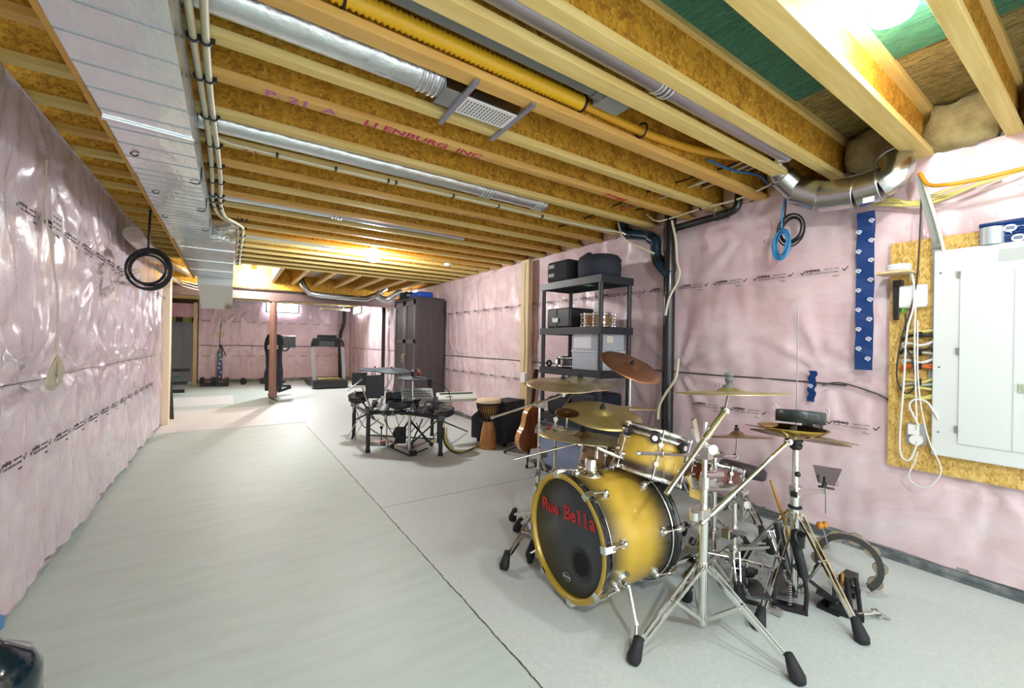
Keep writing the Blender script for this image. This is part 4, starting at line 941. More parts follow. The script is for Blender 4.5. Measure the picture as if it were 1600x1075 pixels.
mesh('bracket', MB().box(at(1326, 903, y=yt), (.12, .06, .045)).cyl(at(1322, 905, y=yt-.03), at(1330, 960, z=.01), .014, n=10).cyl(at(1338, 905, y=yt-.04), at(1345, 962, z=.01), .011, n=10).cyl(at(1306, 905, y=yt), at(1306, 948, z=.01), .017, n=10).box(at(1332, 925, y=yt-.05), (.09, .05, .03)).bar(at(1295, 948, z=.02), at(1350, 965, z=.02), .05, .03), BLKM, t)
mesh('wood_peg', MB().cyl(at(1316, 895, y=yt-.02), at(1316, 915, y=yt-.02), .008, n=8), MC['stick_wood'], t)
mesh('footboard', MB().bar(at(1262, 905, y=yt+.06), at(1330, 958, y=yt-.06), .07, .014).bar(at(1280, 925, y=yt), at(1345, 962, y=yt-.08), .03, .03).box(at(1300, 948, z=.01), (.12, .1, .02)), BLKM, t)
g = at(1372, 958, z=.025); mesh('wing_screw', MB().tube([at(1340, 960, z=.03), g], .008, 8).bar(g+V((-.02, .02, .015)), g+V((.03, -.04, -.02)), .014, .008).bar(g+V((-.03, -.02, 0)), g+V((.03, .02, 0)), .014, .008).cyl(at(1345, 925, y=yt-.05), at(1350, 935, y=yt-.05), .018, n=8), CHROMEB, t)
# throne
c = at(1160, 733, y=1.70)
t = thing('drum_throne', 'dark padded drum throne seat behind the red snare drum', 'stool', (c.x, c.y, 0))
mesh('seat', MB().lathe([(.001, -.05), (.15, -.05), (.165, -.035), (.165, .02), (.14, .045), (.001, .05)], c, scr(c, .05, 8), 36), mat('seat_dark', '3A3334', .45), t)
mesh('post', MB().cyl((c.x, c.y, .05), (c.x, c.y, c.z-.04), .016), CHROME, t); tripod(t, (c.x, c.y, 0), .25, [(c.x+.17, c.y-.05, 0), (c.x-.2, c.y+.15, 0), (c.x-.1, c.y-.22, 0)])
# snare stand
t = thing('snare_stand', 'low chrome basket stand cradling the red snare drum', 'stand', (sc_.x, sc_.y, 0))
zs = sc_.z-.085
mesh('post', MB().cyl((sc_.x, sc_.y, .04), (sc_.x, sc_.y, zs-.04), .013), CHROME, t); tripod(t, (sc_.x, sc_.y, 0), .22, [(sc_.x+.22, sc_.y-.15, 0), (sc_.x-.25, sc_.y-.02, 0), (sc_.x+.05, sc_.y+.26, 0)])
for a in (.5, 2.6, 4.7): mesh('basket_arm', MB().tube([(sc_.x, sc_.y, zs-.05), (sc_.x+.17*math.cos(a), sc_.y+.17*math.sin(a), zs-.03), (sc_.x+.197*math.cos(a), sc_.y+.197*math.sin(a), zs+.03)], .007), CHROME, t)
# ================= right wall: stud, pipes, tape =================
t = thing('wall_stud', 'upright wooden stud against the pink wall with cable stapled to it', 'stud', (3.64, 5.06, 0))
mesh('post', MB().box2((3.60, 4.94, 0), (3.68, 5.12, 2.64)), STUD, t)
mesh('cable', MB().tube(spl([(3.595, 5.02, 2.6), (3.593, 5.03, 1.9), (3.593, 5.00, 1.4), (3.593, 5.02, 1.0)]), .008), CAB, t)
mesh('outlet_box', MB().box2((3.555, 4.93, .85), (3.60, 5.03, .98)).box2((3.547, 4.92, .845), (3.556, 5.04, .985)), WHITE, t, .003)
ABS = mat('abs_black', '16191B', .25, coat=.3)
t = thing('drain_pipe', 'black vertical plastic drain pipe with trap and branches on the right wall', 'pipe', (3.60, 2.60, 0))
px_, py_ = 3.61, 2.585
mesh('stack', MB().cyl((px_, py_, 0), (px_, py_, 2.9), .057, n=24), ABS, t)
for z in (2.56, 2.38, 2.18): mesh('coupling', MB().cyl((px_, py_, z-.04), (px_, py_, z+.04), .064, n=24), ABS, t)
q = [at(1047, 430, x=3.6), at(1030, 412, x=3.6), at(1025, 395, x=3.6), at(1024, 376, x=3.6), at(1010, 368, x=3.6), at(985, 366, x=3.6), at(974, 360, x=3.6), at(974, 348, x=3.6)]
mesh('trap', MB().tube(spl(q, 4), .055, 18), mat('abs_blueblack', '173244', .25, coat=.3), t)
for k in (1, 3, 5): mesh('trap_collar', MB().cyl(q[k], q[k].lerp(q[k+1], .5), .062, n=20), ABS, t)
q = [at(1058, 356, x=3.6), at(1100, 344, x=3.6), at(1138, 333, x=3.6), at(1152, 322, x=3.6), at(1155, 300, x=3.6)]
mesh('branch', MB().tube(spl(q, 4), .034, 16).cyl(q[1].lerp(q[2], .5), q[2], .042, n=18), ABS, t)
mesh('strap', MB().ring(at(1120, 338, x=3.6), (0, 1, .1), .039, .004, 16, 5).bar(at(1120, 338, x=3.63), at(1118, 322, x=3.63), .02, .003), mat('strap_white', 'C9C6BA', .5), t)
def cable(label, pts, r, m_, k=6, name='cable', cat='cable', group=None):
    o = mesh(name, MB().tube(spl(pts, k), r, 8), m_); return tag(o, label, cat, group)
x_ = 3.53
cable('cream cable curling down in front of the black drain pipe', [at(966, 348, x=3.5), at(975, 372, x=3.5), at(1005, 388, x=3.5), at(1022, 396, x=3.5)], .010, CAB)
cable('cream cable bowed against the drain pipe at mid height', [at(1050, 345, x=x_), at(1056, 375, x=x_), at(1058, 408, x=x_), at(1062, 425, x=x_), at(1058, 442, x=x_), at(1046, 465, x=x_), at(1040, 493, x=x_)], .011, CAB)
cable('cream cable hanging low beside the drain pipe down to the tom', [at(1060, 560, x=x_), at(1056, 590, x=x_), at(1040, 615, x=x_), at(1030, 635, x=x_), at(1028, 655, x=x_)], .013, CAB)
# blue sheathing tape
TAPE = mat('tape_blue', '0F3872', .3, coat=.5, bump=(12, .5, .01))
def tape(label, y0, y1, z0, z1, x, wob, spots, lean=0):
    n_ = 24; vs = []; m_ = MB()
    for i in range(n_+1):
        s_ = i/n_; z = z0+(z1-z0)*s_
        for y in (y0+lean*s_, y1+lean*s_): vs.append(V((x-.006*math.sin(i*1.3+y*20)-.002, y+wob*math.sin(i*.8), z)))
    B = [q+V((.003, 0, 0)) for q in vs]; k = len(vs)
    m_.add(vs+B, [(2*i, 2*i+1, 2*i+3, 2*i+2) for i in range(n_)]+[(k+2*i, k+2*i+2, k+2*i+3, k+2*i+1) for i in range(n_)]+[(2*i, 2*i+2, k+2*i+2, k+2*i) for i in range(n_)]+[(2*i+1, k+2*i+1, k+2*i+3, 2*i+3) for i in range(n_)])
    t = thing('tape_strip', label, 'tape', (x, (y0+y1)/2, z0)); mesh('strip', m_, TAPE, t)
    return t
def badge(t, y, z, x, s=1.0):
    mb = MB(); c = V((x-.012, y, z))
    mb.add([c+V((0, math.cos(a)*.021*s, math.sin(a)*.017*s)) for a in [i/16*2*PI for i in range(16)]], [tuple(range(16))])
    mb.add([c+V((0, .004, -.016*s)), c+V((0, -.004, -.016*s)), c+V((0, -.008, -.028*s))], [(0, 1, 2)])
    for k in range(2): mb.box(c+V((-.0008, 0, .005-.009*k)), (.001, .026*s, .005*s), mi=1)
    mesh('printed_badge', mb, [mat('print_white', 'DADFE6', .5), TAPE], t)
tp = tape('long vertical strip of blue printed sheathing tape left of the strand board', 1.005, 1.105, 1.26, 2.36, 3.665, .002, 0)
for i in range(15): badge(tp, 1.03+.05*(i % 2)+.01*math.sin(i*3), 1.34+i*.068, 3.665, .8)
tp = tape('short torn scrap of blue tape hanging at the seam behind the hi-hat rod', 1.345, 1.395, 1.00, 1.235, 3.665, .006, 0, -.01)
badge(tp, 1.37, 1.12, 3.665, .8)
tp = tape('wide blue printed tape patch above the electrical panel', .10, .52, 2.00, 2.15, 3.655, .0, 0)
for (y, z) in ((.40, 2.10), (.37, 2.04), (.22, 2.10)): badge(tp, y, z, 3.653, 1.25)
# strand board with the electrical panel
OB = tag(mesh('strand_board', MB().box2((3.685, -.9, .63), (3.70, .925, 2.115)), OSBW), 'rough strand board sheet behind the white electrical panel', 'board')
t = thing('breaker_cabinet', 'large white metal breaker panel with flush door on the strand board', 'electrical panel', (3.66, .4, .75))
PW = mat('panel_white', 'D4D8D4', .4)
yl, yr, zb, zt = .705, .02, .755, 2.02
mesh('cover', MB().box2((3.635, yr, zb), (3.685, yl, zt)), PW, t, .006)
dr = mesh('door', MB().box2((3.627, yr+.12, zb+.09), (3.636, yl-.115, zt-.16)), PW, t, .003)
mesh('door_stile', MB().box2((3.6255, yl-.33, zb+.09), (3.628, yl-.325, zt-.16)), mat('panel_line', 'B9BEBA', .5), dr)
mesh('latch', MB().box2((3.618, yl-.42, 1.175), (3.628, yl-.345, 1.225)).box2((3.615, yl-.40, 1.185), (3.619, yl-.36, 1.215)), mat('latch_grey', 'A9B39C', .4), dr, .002)
for z in (.93, 1.40, 1.86): mesh('hinge', MB().box2((3.623, yl-.117, z-.02), (3.637, yl-.103, z+.02)), mat('hinge_grey', '8A8F8C', .4, .5), t)
for (y, z) in ((yl-.03, 1.88), (yl-.03, 1.30), (yl-.03, .9)): mesh('screw', MB().cyl((3.633, y, z), (3.637, y, z), .006, n=10), GAL, t)
mesh('rating_label', MB().box2((3.633, .33, zt-.105), (3.6345, .50-.06, zt-.035)), mat('label_grey', 'B4B9B5', .5), t)
mesh('conduit_stub', MB().cyl((3.665, .47, zt), (3.665, .47, zt+.10), .05, n=24), mat('stub_grey', 'AEB4BA', .3, .2), t)
# network gear
t = thing('wifi_router', 'white rounded square router mounted on the strand board', 'router', (3.66, .81, 1.67))
mesh('case', MB().box2((3.645, .735, 1.675), (3.685, .885, 1.825)), WHITE, t, .018)
mesh('green_plug', MB().box2((3.648, .842, 1.645), (3.662, .856, 1.676)), mat('plug_green', '3FA64A', .4), t)
t = thing('router_puck', 'round white hub standing on a small wooden shelf above the router', 'hub', (3.60, .86, 1.90))
c = at(1404, 419, x=3.60); mesh('case', MB().lathe([(.001, 0), (.058, 0), (.062, .008), (.062, .034), (.058, .042), (.001, .046)], c-V((0, 0, .02)), (0, 0, 1), 30), WHITE, t)
mesh('band', MB().ring(c+V((0, 0, .004)), (0, 0, 1), .0615, .0015, 30, 5), mat('band_grey', '8C8F90', .4), t)
tag(mesh('wall_shelf', MB().box((3.605, c.y+.015, c.z-.030), (.16, .17, .014)), STUD), 'small wooden shelf board holding the round white hub', 'shelf')
t = thing('antenna_paddle', 'black flat antenna paddle hanging under the small wooden shelf', 'antenna', (3.63, .91, 1.55))
mesh('paddle', MB().box((3.655, .885, 1.73), (.018, .030, .26), taper=1.3).box((3.65, .875, 1.84), (.03, .05, .04)), BLK, t, .004)
t = thing('wall_outlet', 'grey wall outlet plate with white plug adapters low on the strand board', 'outlet', (3.68, .77, .78))
mesh('plate', MB().box2((3.672, .735, .795), (3.685, .83, .93)), mat('outlet_grey', 'A9ADAF', .4), t, .003)
mesh('adapter', MB().box2((3.632, .762, .86), (3.673, .815, .925)), WHITE, t, .005)
mesh('adapter', MB().cyl((3.63, .775, .83), (3.673, .775, .83), .032, n=18), WHITE, t)
# cables on the board
xs = 3.655
WC = mat('cable_white', 'DDDDD6', .45); YC = mat('cable_yellow', 'D2C873', .45); OC = mat('cable_orange', 'C88232', .45); GC = mat('cable_greygreen', 'A9AEA0', .45)
rows = [(1.525, YC, 'pale yellow'), (1.485, BLK, 'black'), (1.455, WC, 'white'), (1.41, MC['cable_black'], 'black'), (1.375, GC, 'grey'), (1.345, WC, 'white'), (1.305, OC, 'orange'), (1.285, OC, 'orange'), (1.22, YC, 'pale yellow'), (1.185, GC, 'grey'), (1.15, YC, 'pale yellow'), (1.12, YC, 'yellow'), (1.10, YC, 'yellow')]
ordw = ['topmost', 'second', 'third', 'fourth', 'fifth', 'sixth', 'seventh', 'eighth', 'ninth', 'tenth', 'eleventh', 'twelfth', 'lowest']
for i, (z, m_, cn) in enumerate(rows):
    k = .02*math.sin(i*2.1)
    cable('%s branch cable entering the panel side, %s of the stack' % (cn, ordw[i]), [(3.672, .865-.01*(i % 3), z-.03+.5*k), (3.662, .85, z-.012), (3.655, .81, z+k*.6), (3.652, .76, z-.004+k), (3.658, .70, z+.006)], .0085, m_, group='branch cables beside the panel')
for i, z in enumerate((1.50, 1.385, 1.30, 1.20)):
    tag(mesh('cable_saddle', MB().box((3.645, .765, z), (.012, .02, .04)), BLK), 'dark clip over the branch cables, %s one' % ['highest', 'upper', 'lower', 'lowest'][i], 'clip')
P = lambda *a: [at(x, y, x=3.63) for x, y in a]
cable('thick white cable hanging from the hub in a long loop left of the outlet', P((1424, 425), (1428, 445), (1427, 480), (1417, 520), (1412, 600), (1406, 680), (1408, 712), (1422, 718), (1434, 690)), .0058, WC)
cable('white cable running straight down from the hub to the outlet', P((1422, 425), (1430, 460), (1429, 540), (1431, 620), (1433, 672)), .005, WC)
cable('white cable looping out below the outlet onto the pink wall', P((1434, 500), (1434, 580), (1440, 640), (1452, 690), (1470, 730), (1462, 752), (1440, 762), (1420, 745), (1430, 720), (1434, 705)), .004, WC)
cable('white cable making a small loop above the outlet', P((1436, 665), (1425, 645), (1421, 632), (1430, 624), (1448, 628), (1460, 645), (1466, 655)), .006, WC)
cable('thin black cable dropping from the ceiling across the router', P((1440, 288), (1438, 350), (1433, 430), (1424, 480), (1408, 530), (1401, 580), (1406, 605), (1418, 615), (1430, 600), (1425, 560), (1416, 540), (1415, 490)), .0042, MC['cable_black'])
t = thing('flat_cable', 'grey flat service cable descending from the joist to the panel top', 'cable', at(1465, 400, x=3.62))
q = [at(1437, 275, x=3.60), at(1442, 295, x=3.60), at(1452, 335, x=3.62), at(1463, 370, x=3.64), at(1464, 400, x=3.655), at(1463, 520, x=3.668), at(1455, 610, x=3.668)]
mb = MB()
for a, b in zip(spl(q, 4)[:-1], spl(q, 4)[1:]): mb.bar(a, b+(b-a)*.1, .004, .040, up=(0, 1, .0))
mesh('sheath', mb, mat('service_grey', '8E958E', .45), t)
mesh('clamp', MB().box(at(1464, 384, x=3.65), (.02, .05, .03)).box(at(1463, 516, x=3.66), (.02, .05, .02)), GAL, t)
cable('white cable following the grey flat cable down to the panel', [at(1443, 285, x=3.58), at(1458, 330, x=3.60), at(1470, 372, x=3.62), at(1476, 400, x=3.645)], .009, mat('cable_bone', 'D5D6C6', .45))
cable('bright orange cable stapled along the top of the wall above the panel', [at(1437, 270, x=3.6), at(1450, 288, x=3.55), at(1475, 289, x=3.5), at(1520, 282, x=3.5), at(1560, 273, x=3.5), at(1600, 263, x=3.5), at(1660, 248, x=3.5)], .011, mat('cable_vivid_orange', 'E09A22', .4))
for i, (a, b, c_) in enumerate((((1340, 312), (1420, 316), (1445, 310)), ((1345, 318), (1420, 321), (1470, 312)), ((1350, 306), (1400, 312), (1440, 316)))):
    cable('pale yellow-green cable behind the elbow duct heading for the panel, %s one' % ['middle', 'lowest', 'highest'][i], [at(*a, x=3.66), at(*b, x=3.64), at(*c_, x=3.64), (3.66, .55-.1*i, 2.42)], .009, YC)
# coils
def coil(label, px, py, x, w_, h, r, n_, m_, drop=None, wd=(0, 1, 0)):
    wd = V(wd).normalized(); wn = wd.cross(V((0, 0, 1)))
    c = at(px, py, x=x); t = thing('cable_coil', label, 'cable', c-V((0, 0, h)))
    pts = []
    for i in range(n_*24):
        a = 2*PI*i/24; k = 1+.17*math.sin(i*.053+px)+.06*math.sin(i*.11)
        pts.append(c+wn*(.012*math.sin(i*.31)+.015*math.sin(a+1))+wd*math.cos(a)*w_*k+V((0, 0, math.sin(a)*h*k)))
    mesh('loops', MB().tube(pts, r, 7), m_, t)
    if drop: mesh('tail', MB().tube(spl([at(*q, x=x) for q in drop]), r, 7), m_, t)
    return t
coil('round coil of black cable hanging beside the foil duct by the left wall', 232, 421, -.62, .205, .165, .0095, 9, MC['cable_black'], [(235, 328), (233, 360), (232, 394)], wd=(.83, -.56, 0))
coil('coil of bright blue network cable hanging under the elbow duct', 1221, 382, 3.55, .055, .105, .0065, 7, mat('cable_sky', '2F8AC4', .4), [(1234, 288), (1229, 300), (1223, 330), (1221, 357)])
coil('coil of thin black cable hanging behind the blue network cable', 1236, 359, 3.60, .085, .105, .006, 6, MC['cable_black'], [(1228, 305), (1227, 330), (1224, 350)])
# left wall string and label
cable('thin pale string hanging down the left wall', [at(73, 250, x=-.80), at(72, 330, x=-.79), at(82, 400, x=-.79), at(90, 470, x=-.79), at(88, 550, x=-.79)], .004, mat('string_pale', 'B9B09A', .7))
tag(mesh('string_knot', MB().tube(spl([q for i in range(6) for q in (at(90, 556+i, x=-.79), at(78+2*i, 580, x=-.775-.004*i), at(72+3*i, 604-i, x=-.78), at(86+2*i, 607-2*i, x=-.77), at(99-2*i, 582, x=-.775))]), .005, 6), MC['string_pale']), 'bunched knot of pale string halfway down the left wall', 'string')
mb = MB().box(at(90, 350, x=-.818), (.003, .16, .115))
t = thing('paper_label', 'small printed label under the film high on the left wall', 'label', at(90, 350, x=-.82)); mesh('sheet', mb, mat('paper_pinkish', 'D9CCD0', .6), t)
mb = MB()
for i in range(3):
    for j in range(3): mb.box(at(90, 350, x=-.815)+V((0, -.05+.05*i, -.03+.03*j)), (.002, .028+.006*((i+j) % 2), .008))
mesh('print', mb, mat('label_ink', '6A6266', .6), t)
# ================= shelf unit =================
SX0, SX1, SY0, SY1 = 3.05, 3.53, 2.96, 3.94
SB = mat('shelf_black', '2B2E33', .45, bump=(40, .1, .002))
t = thing('shelf_unit', 'black plastic utility shelf unit with ribbed decks against the right wall', 'shelf', ((SX0+SX1)/2, (SY0+SY1)/2, 0))
for x in (SX0+.03, SX1-.03):
    for y in (SY0+.03, SY1-.03): mesh('leg', MB().cyl((x, y, 0), (x, y, 2.07), .024, n=16), SB, t)
for z in (.61, 1.14, 1.59, 2.11):
    mb = MB(); 
    for a, b in (((SX0, SY0, z-.075), (SX0+.02, SY1, z)), ((SX1-.02, SY0, z-.075), (SX1, SY1, z)), ((SX0+.02, SY0, z-.075), (SX1-.02, SY0+.02, z)), ((SX0+.02, SY1-.02, z-.075), (SX1-.02, SY1, z))): mb.box2(a, b)
    for k in range(11): mb.box2((SX0+.02, SY0+.02+k*.087, z-.022), (SX1-.02, SY0+.02+k*.087+.062, z-.004))
    for k in range(2): mb.box2((SX0+.16+.14*k, SY0+.02, z-.05), (SX0+.17+.14*k, SY1-.02, z-.02))
    dk = mesh('deck', mb, SB, t)
mesh('green_sticker', MB().box2((SX0+.15, 3.30, 2.055), (SX0+.26, 3.40, 2.058)), mat('sticker_green', '3AA06A', .5), t)
FAB = mat('fabric_black', '1D1E20', .85, bump=(60, .2, .003)); FABB = mat('fabric_slate', '262C36', .8, bump=(50, .3, .004))
# top shelf
t = thing('equipment_case', 'upright black case with two pale labels on the shelf top', 'case', (3.2, 3.72, 2.11))
mesh('body', MB().box2((3.09, 3.50, 2.112), (3.42, 3.88, 2.36)), FAB, t, .035)
for z in (2.20, 2.30): mesh('pale_patch', MB().box2((3.086, 3.74, z-.02), (3.0895, 3.84, z+.02)).box2((3.0858, 3.745, z-.003), (3.0862, 3.835, z+.003)), mat('patch_grey', '8E9498', .6), t)
mesh('handle', MB().tube(spl([(3.2, 3.88, 2.28), (3.2, 3.92, 2.25), (3.2, 3.88, 2.22)]), .008), FAB, t)
t = thing('drum_bag', 'round black padded drum bag lying flat on the shelf top', 'bag', (3.29, 3.21, 2.11))
mesh('body', MB().lathe([(.001, 0), (.20, 0), (.225, .02), (.23, .10), (.225, .20), (.20, .235), (.001, .24)], (3.29, 3.225, 2.112), (0, 0, 1), 36), FABB, t)
mesh('handle', MB().bar((3.20, 3.42, 2.345), (3.12, 3.20, 2.36), .05, .03), FAB, t, .01)
mesh('zip', MB().ring((3.29, 3.225, 2.30), (0, 0, 1), .229, .005, 36, 5), BLKR, t)
# second deck
t = thing('road_case', 'black hard case with a chrome butterfly latch on the second shelf', 'case', (3.27, 3.66, 1.59))
mesh('body', MB().box2((3.09, 3.46, 1.592), (3.46, 3.86, 1.815)), mat('case_hard', '24262A', .4), t, .02)
mesh('latch', MB().box2((3.082, 3.66, 1.655), (3.091, 3.74, 1.70)).tube([(3.08, 3.66, 1.66), (3.08, 3.66, 1.71)], .007).tube([(3.08, 3.74, 1.66), (3.08, 3.74, 1.71)], .007), CHROMEB, t)
mesh('strap', MB().box2((3.084, 3.68, 1.60), (3.089, 3.72, 1.81)), BLK, t)
drum('snare_drum', 'champagne-bronze snare drum with chrome rims on the second shelf', (3.27, 3.215, 1.665), (0, 0, 1), .165, .14, mat('snare_bronze', '8E6F4C', .3, .5), 10)
tag(mesh('bottle_group', MB().lathe([(.001, 0), (.03, 0), (.03, .09), (.012, .13), (.012, .15), (.001, .15)], (3.36, 3.30, 1.745), (0, 0, 1), 16), mat('clear_plastic', 'E8EEF0', .1, alpha=.45)), 'clear plastic wrap cone standing on the bronze snare drum', 'wrapping')
# third deck
BINC = mat('bin_clear', 'E4EAF2', .18, alpha=.42); BINW = mat('paper_white', 'E6E6EC', .7)
def bin_(label, z, lab):
    t = thing('storage_bin', label, 'storage bin', (3.28, 3.22, z))
    mb = MB(); x0, x1, y0, y1, h = 3.10, 3.46, 3.02, 3.42, .185
    for a, b in (((x0, y0, z), (x1, y1, z+.004)), ((x0, y0, z), (x0+.004, y1, z+h)), ((x1-.004, y0, z), (x1, y1, z+h)), ((x0, y0, z), (x1, y0+.004, z+h)), ((x0, y1-.004, z), (x1, y1, z+h))): mb.box2(a, b)
    mesh('tub', mb, BINC, t); mesh('lid', MB().box2((x0-.012, y0-.012, z+h), (x1+.012, y1+.012, z+h+.018)), mat('lid_white', 'DDE3EA', .3, alpha=.85), t, .004)
    if lab:
        mesh('paper_sheet', MB().box2((x0-.003, 3.14, z+.02), (x0, 3.40, z+.17)), BINW, t); mesh('sticker', MB().box2((3.20, y0-.004, z+.08), (3.29, y0, z+.15)), mat('sticker_cream', 'DCD8C0', .6), t)
    mesh('contents', MB().box2((x0+.02, y0+.02, z+.006), (x1-.02, y1-.02, z+.10)), mat('contents_blue' if not lab else 'contents_slate', '9AA3BC' if not lab else '3E6076', .7), t, .02)
bin_('lower clear plastic bin with a white lid on the third shelf', 1.142, False)
bin_('upper clear plastic bin with a white paper sheet, stacked on another bin', 1.347, True)
drum('snare_drum', 'dark chrome-rimmed snare drum on the third shelf beside the clear bins', (3.28, 3.66, 1.205), (0, 0, 1), .155, .11, mat('snare_black', '1C1A1C', .12, 0, .8), 8, head=mat('head_dark', '24262A', .5))
tag(mesh('cable_reel', MB().ring((3.15, 3.88, 1.18), (0, 1, 0), .03, .012), BLKR), 'small black ring of rubber beside the dark snare drum', 'ring')
# lower shelves
for k, (a, b, lb) in enumerate((((3.08, 3.02, .612), (3.46, 3.42, .90), 'dark navy soft bag on the lowest high deck behind the golden ride cymbal'), ((3.10, 3.48, .612), (3.44, 3.86, .80), 'dark padded case beside the navy bag on the lower deck'))):
    t = thing('gear_bag', lb, 'bag', ((a[0]+b[0])/2, (a[1]+b[1])/2, a[2])); mesh('body', MB().box2(a, b), mat('fabric_navy', '1C2436', .75) if not k else FAB, t, .04); mesh('handle', MB().tube(spl([(a[0]+.05, a[1]+.1, b[2]), (a[0]+.03, (a[1]+b[1])/2, b[2]+.03), (a[0]+.05, b[1]-.1, b[2])]), .01), FAB, t)
t = thing('blue_tote', 'translucent blue-grey storage tote on the floor under the shelf', 'storage bin', (3.0, 3.4, 0))
mesh('tub', MB().box2((2.93, 3.00, .06), (3.50, 3.78, .40)), mat('tote_blue', '8A97B4', .35, bump=(3, .3, .02)), t, .02)
mesh('lid', MB().box2((2.90, 2.97, .40), (3.52, 3.81, .44)), mat('lid_grey', '5C626E', .4), t, .006)
mesh('dolly', MB().box2((2.90, 2.97, 0), (3.52, 3.81, .06)), mat('dolly_dark', '23272E', .5), t, .004)
t = thing('keyboard_case', 'long dark slanted case leaning behind the low crash cymbal stands', 'case', (3.0, 3.6, .44))
mesh('body', MB().box2((2.95, 3.02, .442), (3.44, 3.76, .54)), mat('case_slate', '353C48', .45), t, .01)
mesh('red_stripe', MB().box2((2.944, 3.50, .47), (2.949, 3.66, .50)), mat('stripe_red', 'B02A36', .5), t)
# ================= djembe, amp, guitar =================
dj = V((2.90, 4.84, 0))
t = thing('djembe', 'carved wooden djembe drum with rope lacing and pale skin head', 'drum', dj)
mesh('foot', MB().lathe([(.001, 0), (.115, 0), (.118, .02), (.105, .15), (.085, .27), (.072, .33), (.07, .36)], dj, (0, 0, 1), 36), mat('djembe_wood', 'B98045', .4, var=('A06A34', 6, (4, 4, .5)), bump=(20, .2, .004)), t)
mesh('bowl', MB().lathe([(.07, .36), (.085, .40), (.125, .48), (.15, .56), (.158, .62), (.158, .655)], dj, (0, 0, 1), 36), mat('djembe_bowl', 'A8753A', .45), t)
mb = MB(); 
for i in range(28):
    a = 2*PI*i/28
    for s_ in (-.5, .5):
        a2 = a+2*PI/28*s_; mb.tube([dj+V((.163*math.cos(a2), .163*math.sin(a2), .60)), dj+V((.150*math.cos(a), .150*math.sin(a), .53)), dj+V((.088*math.cos(a2), .088*math.sin(a2), .39))], .0042, 5)
mesh('rope', mb, mat('rope_black', '17130E', .8), t)
mesh('ring_band', MB().ring(dj+V((0, 0, .60)), (0, 0, 1), .162, .011, 36, 8).ring(dj+V((0, 0, .375)), (0, 0, 1), .079, .010, 30, 8).ring(dj+V((0, 0, .395)), (0, 0, 1), .083, .008, 30, 8), MC['rope_black'], t)
mesh('skin', MB().lathe([(.001, .662), (.15, .66), (.163, .652), (.166, .615)], dj, (0, 0, 1), 36), mat('skin_cream', 'DCCBA6', .6), t)
mb = MB()
for i in range(4):
    a = -1.9+.35*i; 
    for s_ in (-1, 1): mb.tube([dj+V((.104*math.cos(a), .104*math.sin(a), .14)), dj+V((.098*math.cos(a+.17*s_), .098*math.sin(a+.17*s_), .2)), dj+V((.088*math.cos(a), .088*math.sin(a), .26))], .002, 5)
mb.ring(dj+V((0, 0, .07)), (0, 0, 1), .114, .002, 36, 5); mb.ring(dj+V((0, 0, .10)), (0, 0, 1), .111, .002, 36, 5)
mesh('carving', mb, mat('carve_dark', '8E5E30', .6), t)
t = thing('floor_amp', 'black wedge-shaped floor amplifier on small casters behind the djembe', 'amplifier', (3.1, 5.2, 0))
AMP = mat('amp_black', '202226', .7, bump=(80, .3, .002))
# side profile (slanted front), extruded along x
u_ = V((-.35, 1, 0)).normalized()
o_ = V((3.20, 5.02, .06))
mesh('cabinet', MB().prism([(.36, 0), (.36, .30), (.02, .56), (-.28, .56), (-.28, 0)], o_, u_, (0, 0, 1), .42), AMP, t, .008)
mesh('handle_slot', MB().box2((2.93, 5.0, .30), (2.95, 5.16, .34)), BLKR, t)
for (a, b) in ((.28, -.14), (.28, .14), (-.2, -.14), (-.2, .14)):
    p = o_+u_*a+u_.cross(V((0, 0, 1)))*b; mesh('caster', MB().cyl(V((p.x-.012, p.y, .03)), V((p.x+.012, p.y, .03)), .03, n=14), BLKR, t)
t = thing('acoustic_guitar', 'honey-coloured acoustic guitar seen from its side on a floor stand', 'guitar', (3.12, 4.2, .06))
G0 = at(822, 700, y=4.22)
# body outline in a plane facing mostly right wall; sides visible
gn = V((.08, 1.0, 0)).normalized()     # direction of the top plate
gu = V((.60, .80, 0)).normalized(); gv = V((.10, -.02, 1)).normalized(); gv = (gv-gn*gv.dot(gn)).normalized(); gu = gv.cross(gn).normalized()
base = at(826, 712, y=4.12); base.z = .10
def gout(s=1.0): 
    R_ = [(0, .0), (.10, .005), (.16, .05), (.185, .12), (.17, .19), (.138, .25), (.122, .31), (.118, .37), (.10, .43), (.06, .475), (.03, .485)]
    R_ = spl([V((a, b, 0)) for a, b in R_], 4)
    pts = [(p.x, p.y) for p in R_]+[(-p.x, p.y) for p in R_[::-1]]
    return [(a*s, b*1.12) for a, b in pts[:-1]]
GO = gout()
mb = MB(); n_ = len(GO); A = [base+gu*a+gv*b-gn*.05 for a, b in GO]; B = [q+gn*.10 for q in A]
mb.add(A+B, [(i, (i+1) % n_, n_+(i+1) % n_, n_+i) for i in range(n_)], 0, True)
mesh('sides', mb, mat('guitar_side', 'DDA868', .3, 0, .5, var=('CC9350', 3, (1, 1, 4))), t)
mesh('back_plate', MB().add(A, [tuple(range(n_))]), mat('guitar_back', '9A5A2C', .25, 0, .6, var=('84481F', 3, (4, 4, .6))), t)
mesh('top_plate', MB().add(B, [tuple(range(n_))[::-1]]), mat('guitar_top', '6B3A1E', .3, 0, .5), t)
nk0 = base+gv*.53+gn*.03; nk1 = nk0+gv*.34
mesh('neck', MB().bar(nk0, nk1, .05, .03, up=gn), mat('guitar_neck', '4B2C1A', .4), t, .006)
mesh('headstock', MB().bar(nk1, nk1+gv*.13-gn*.02, .07, .018, up=gn), MC['guitar_neck'], t, .004)
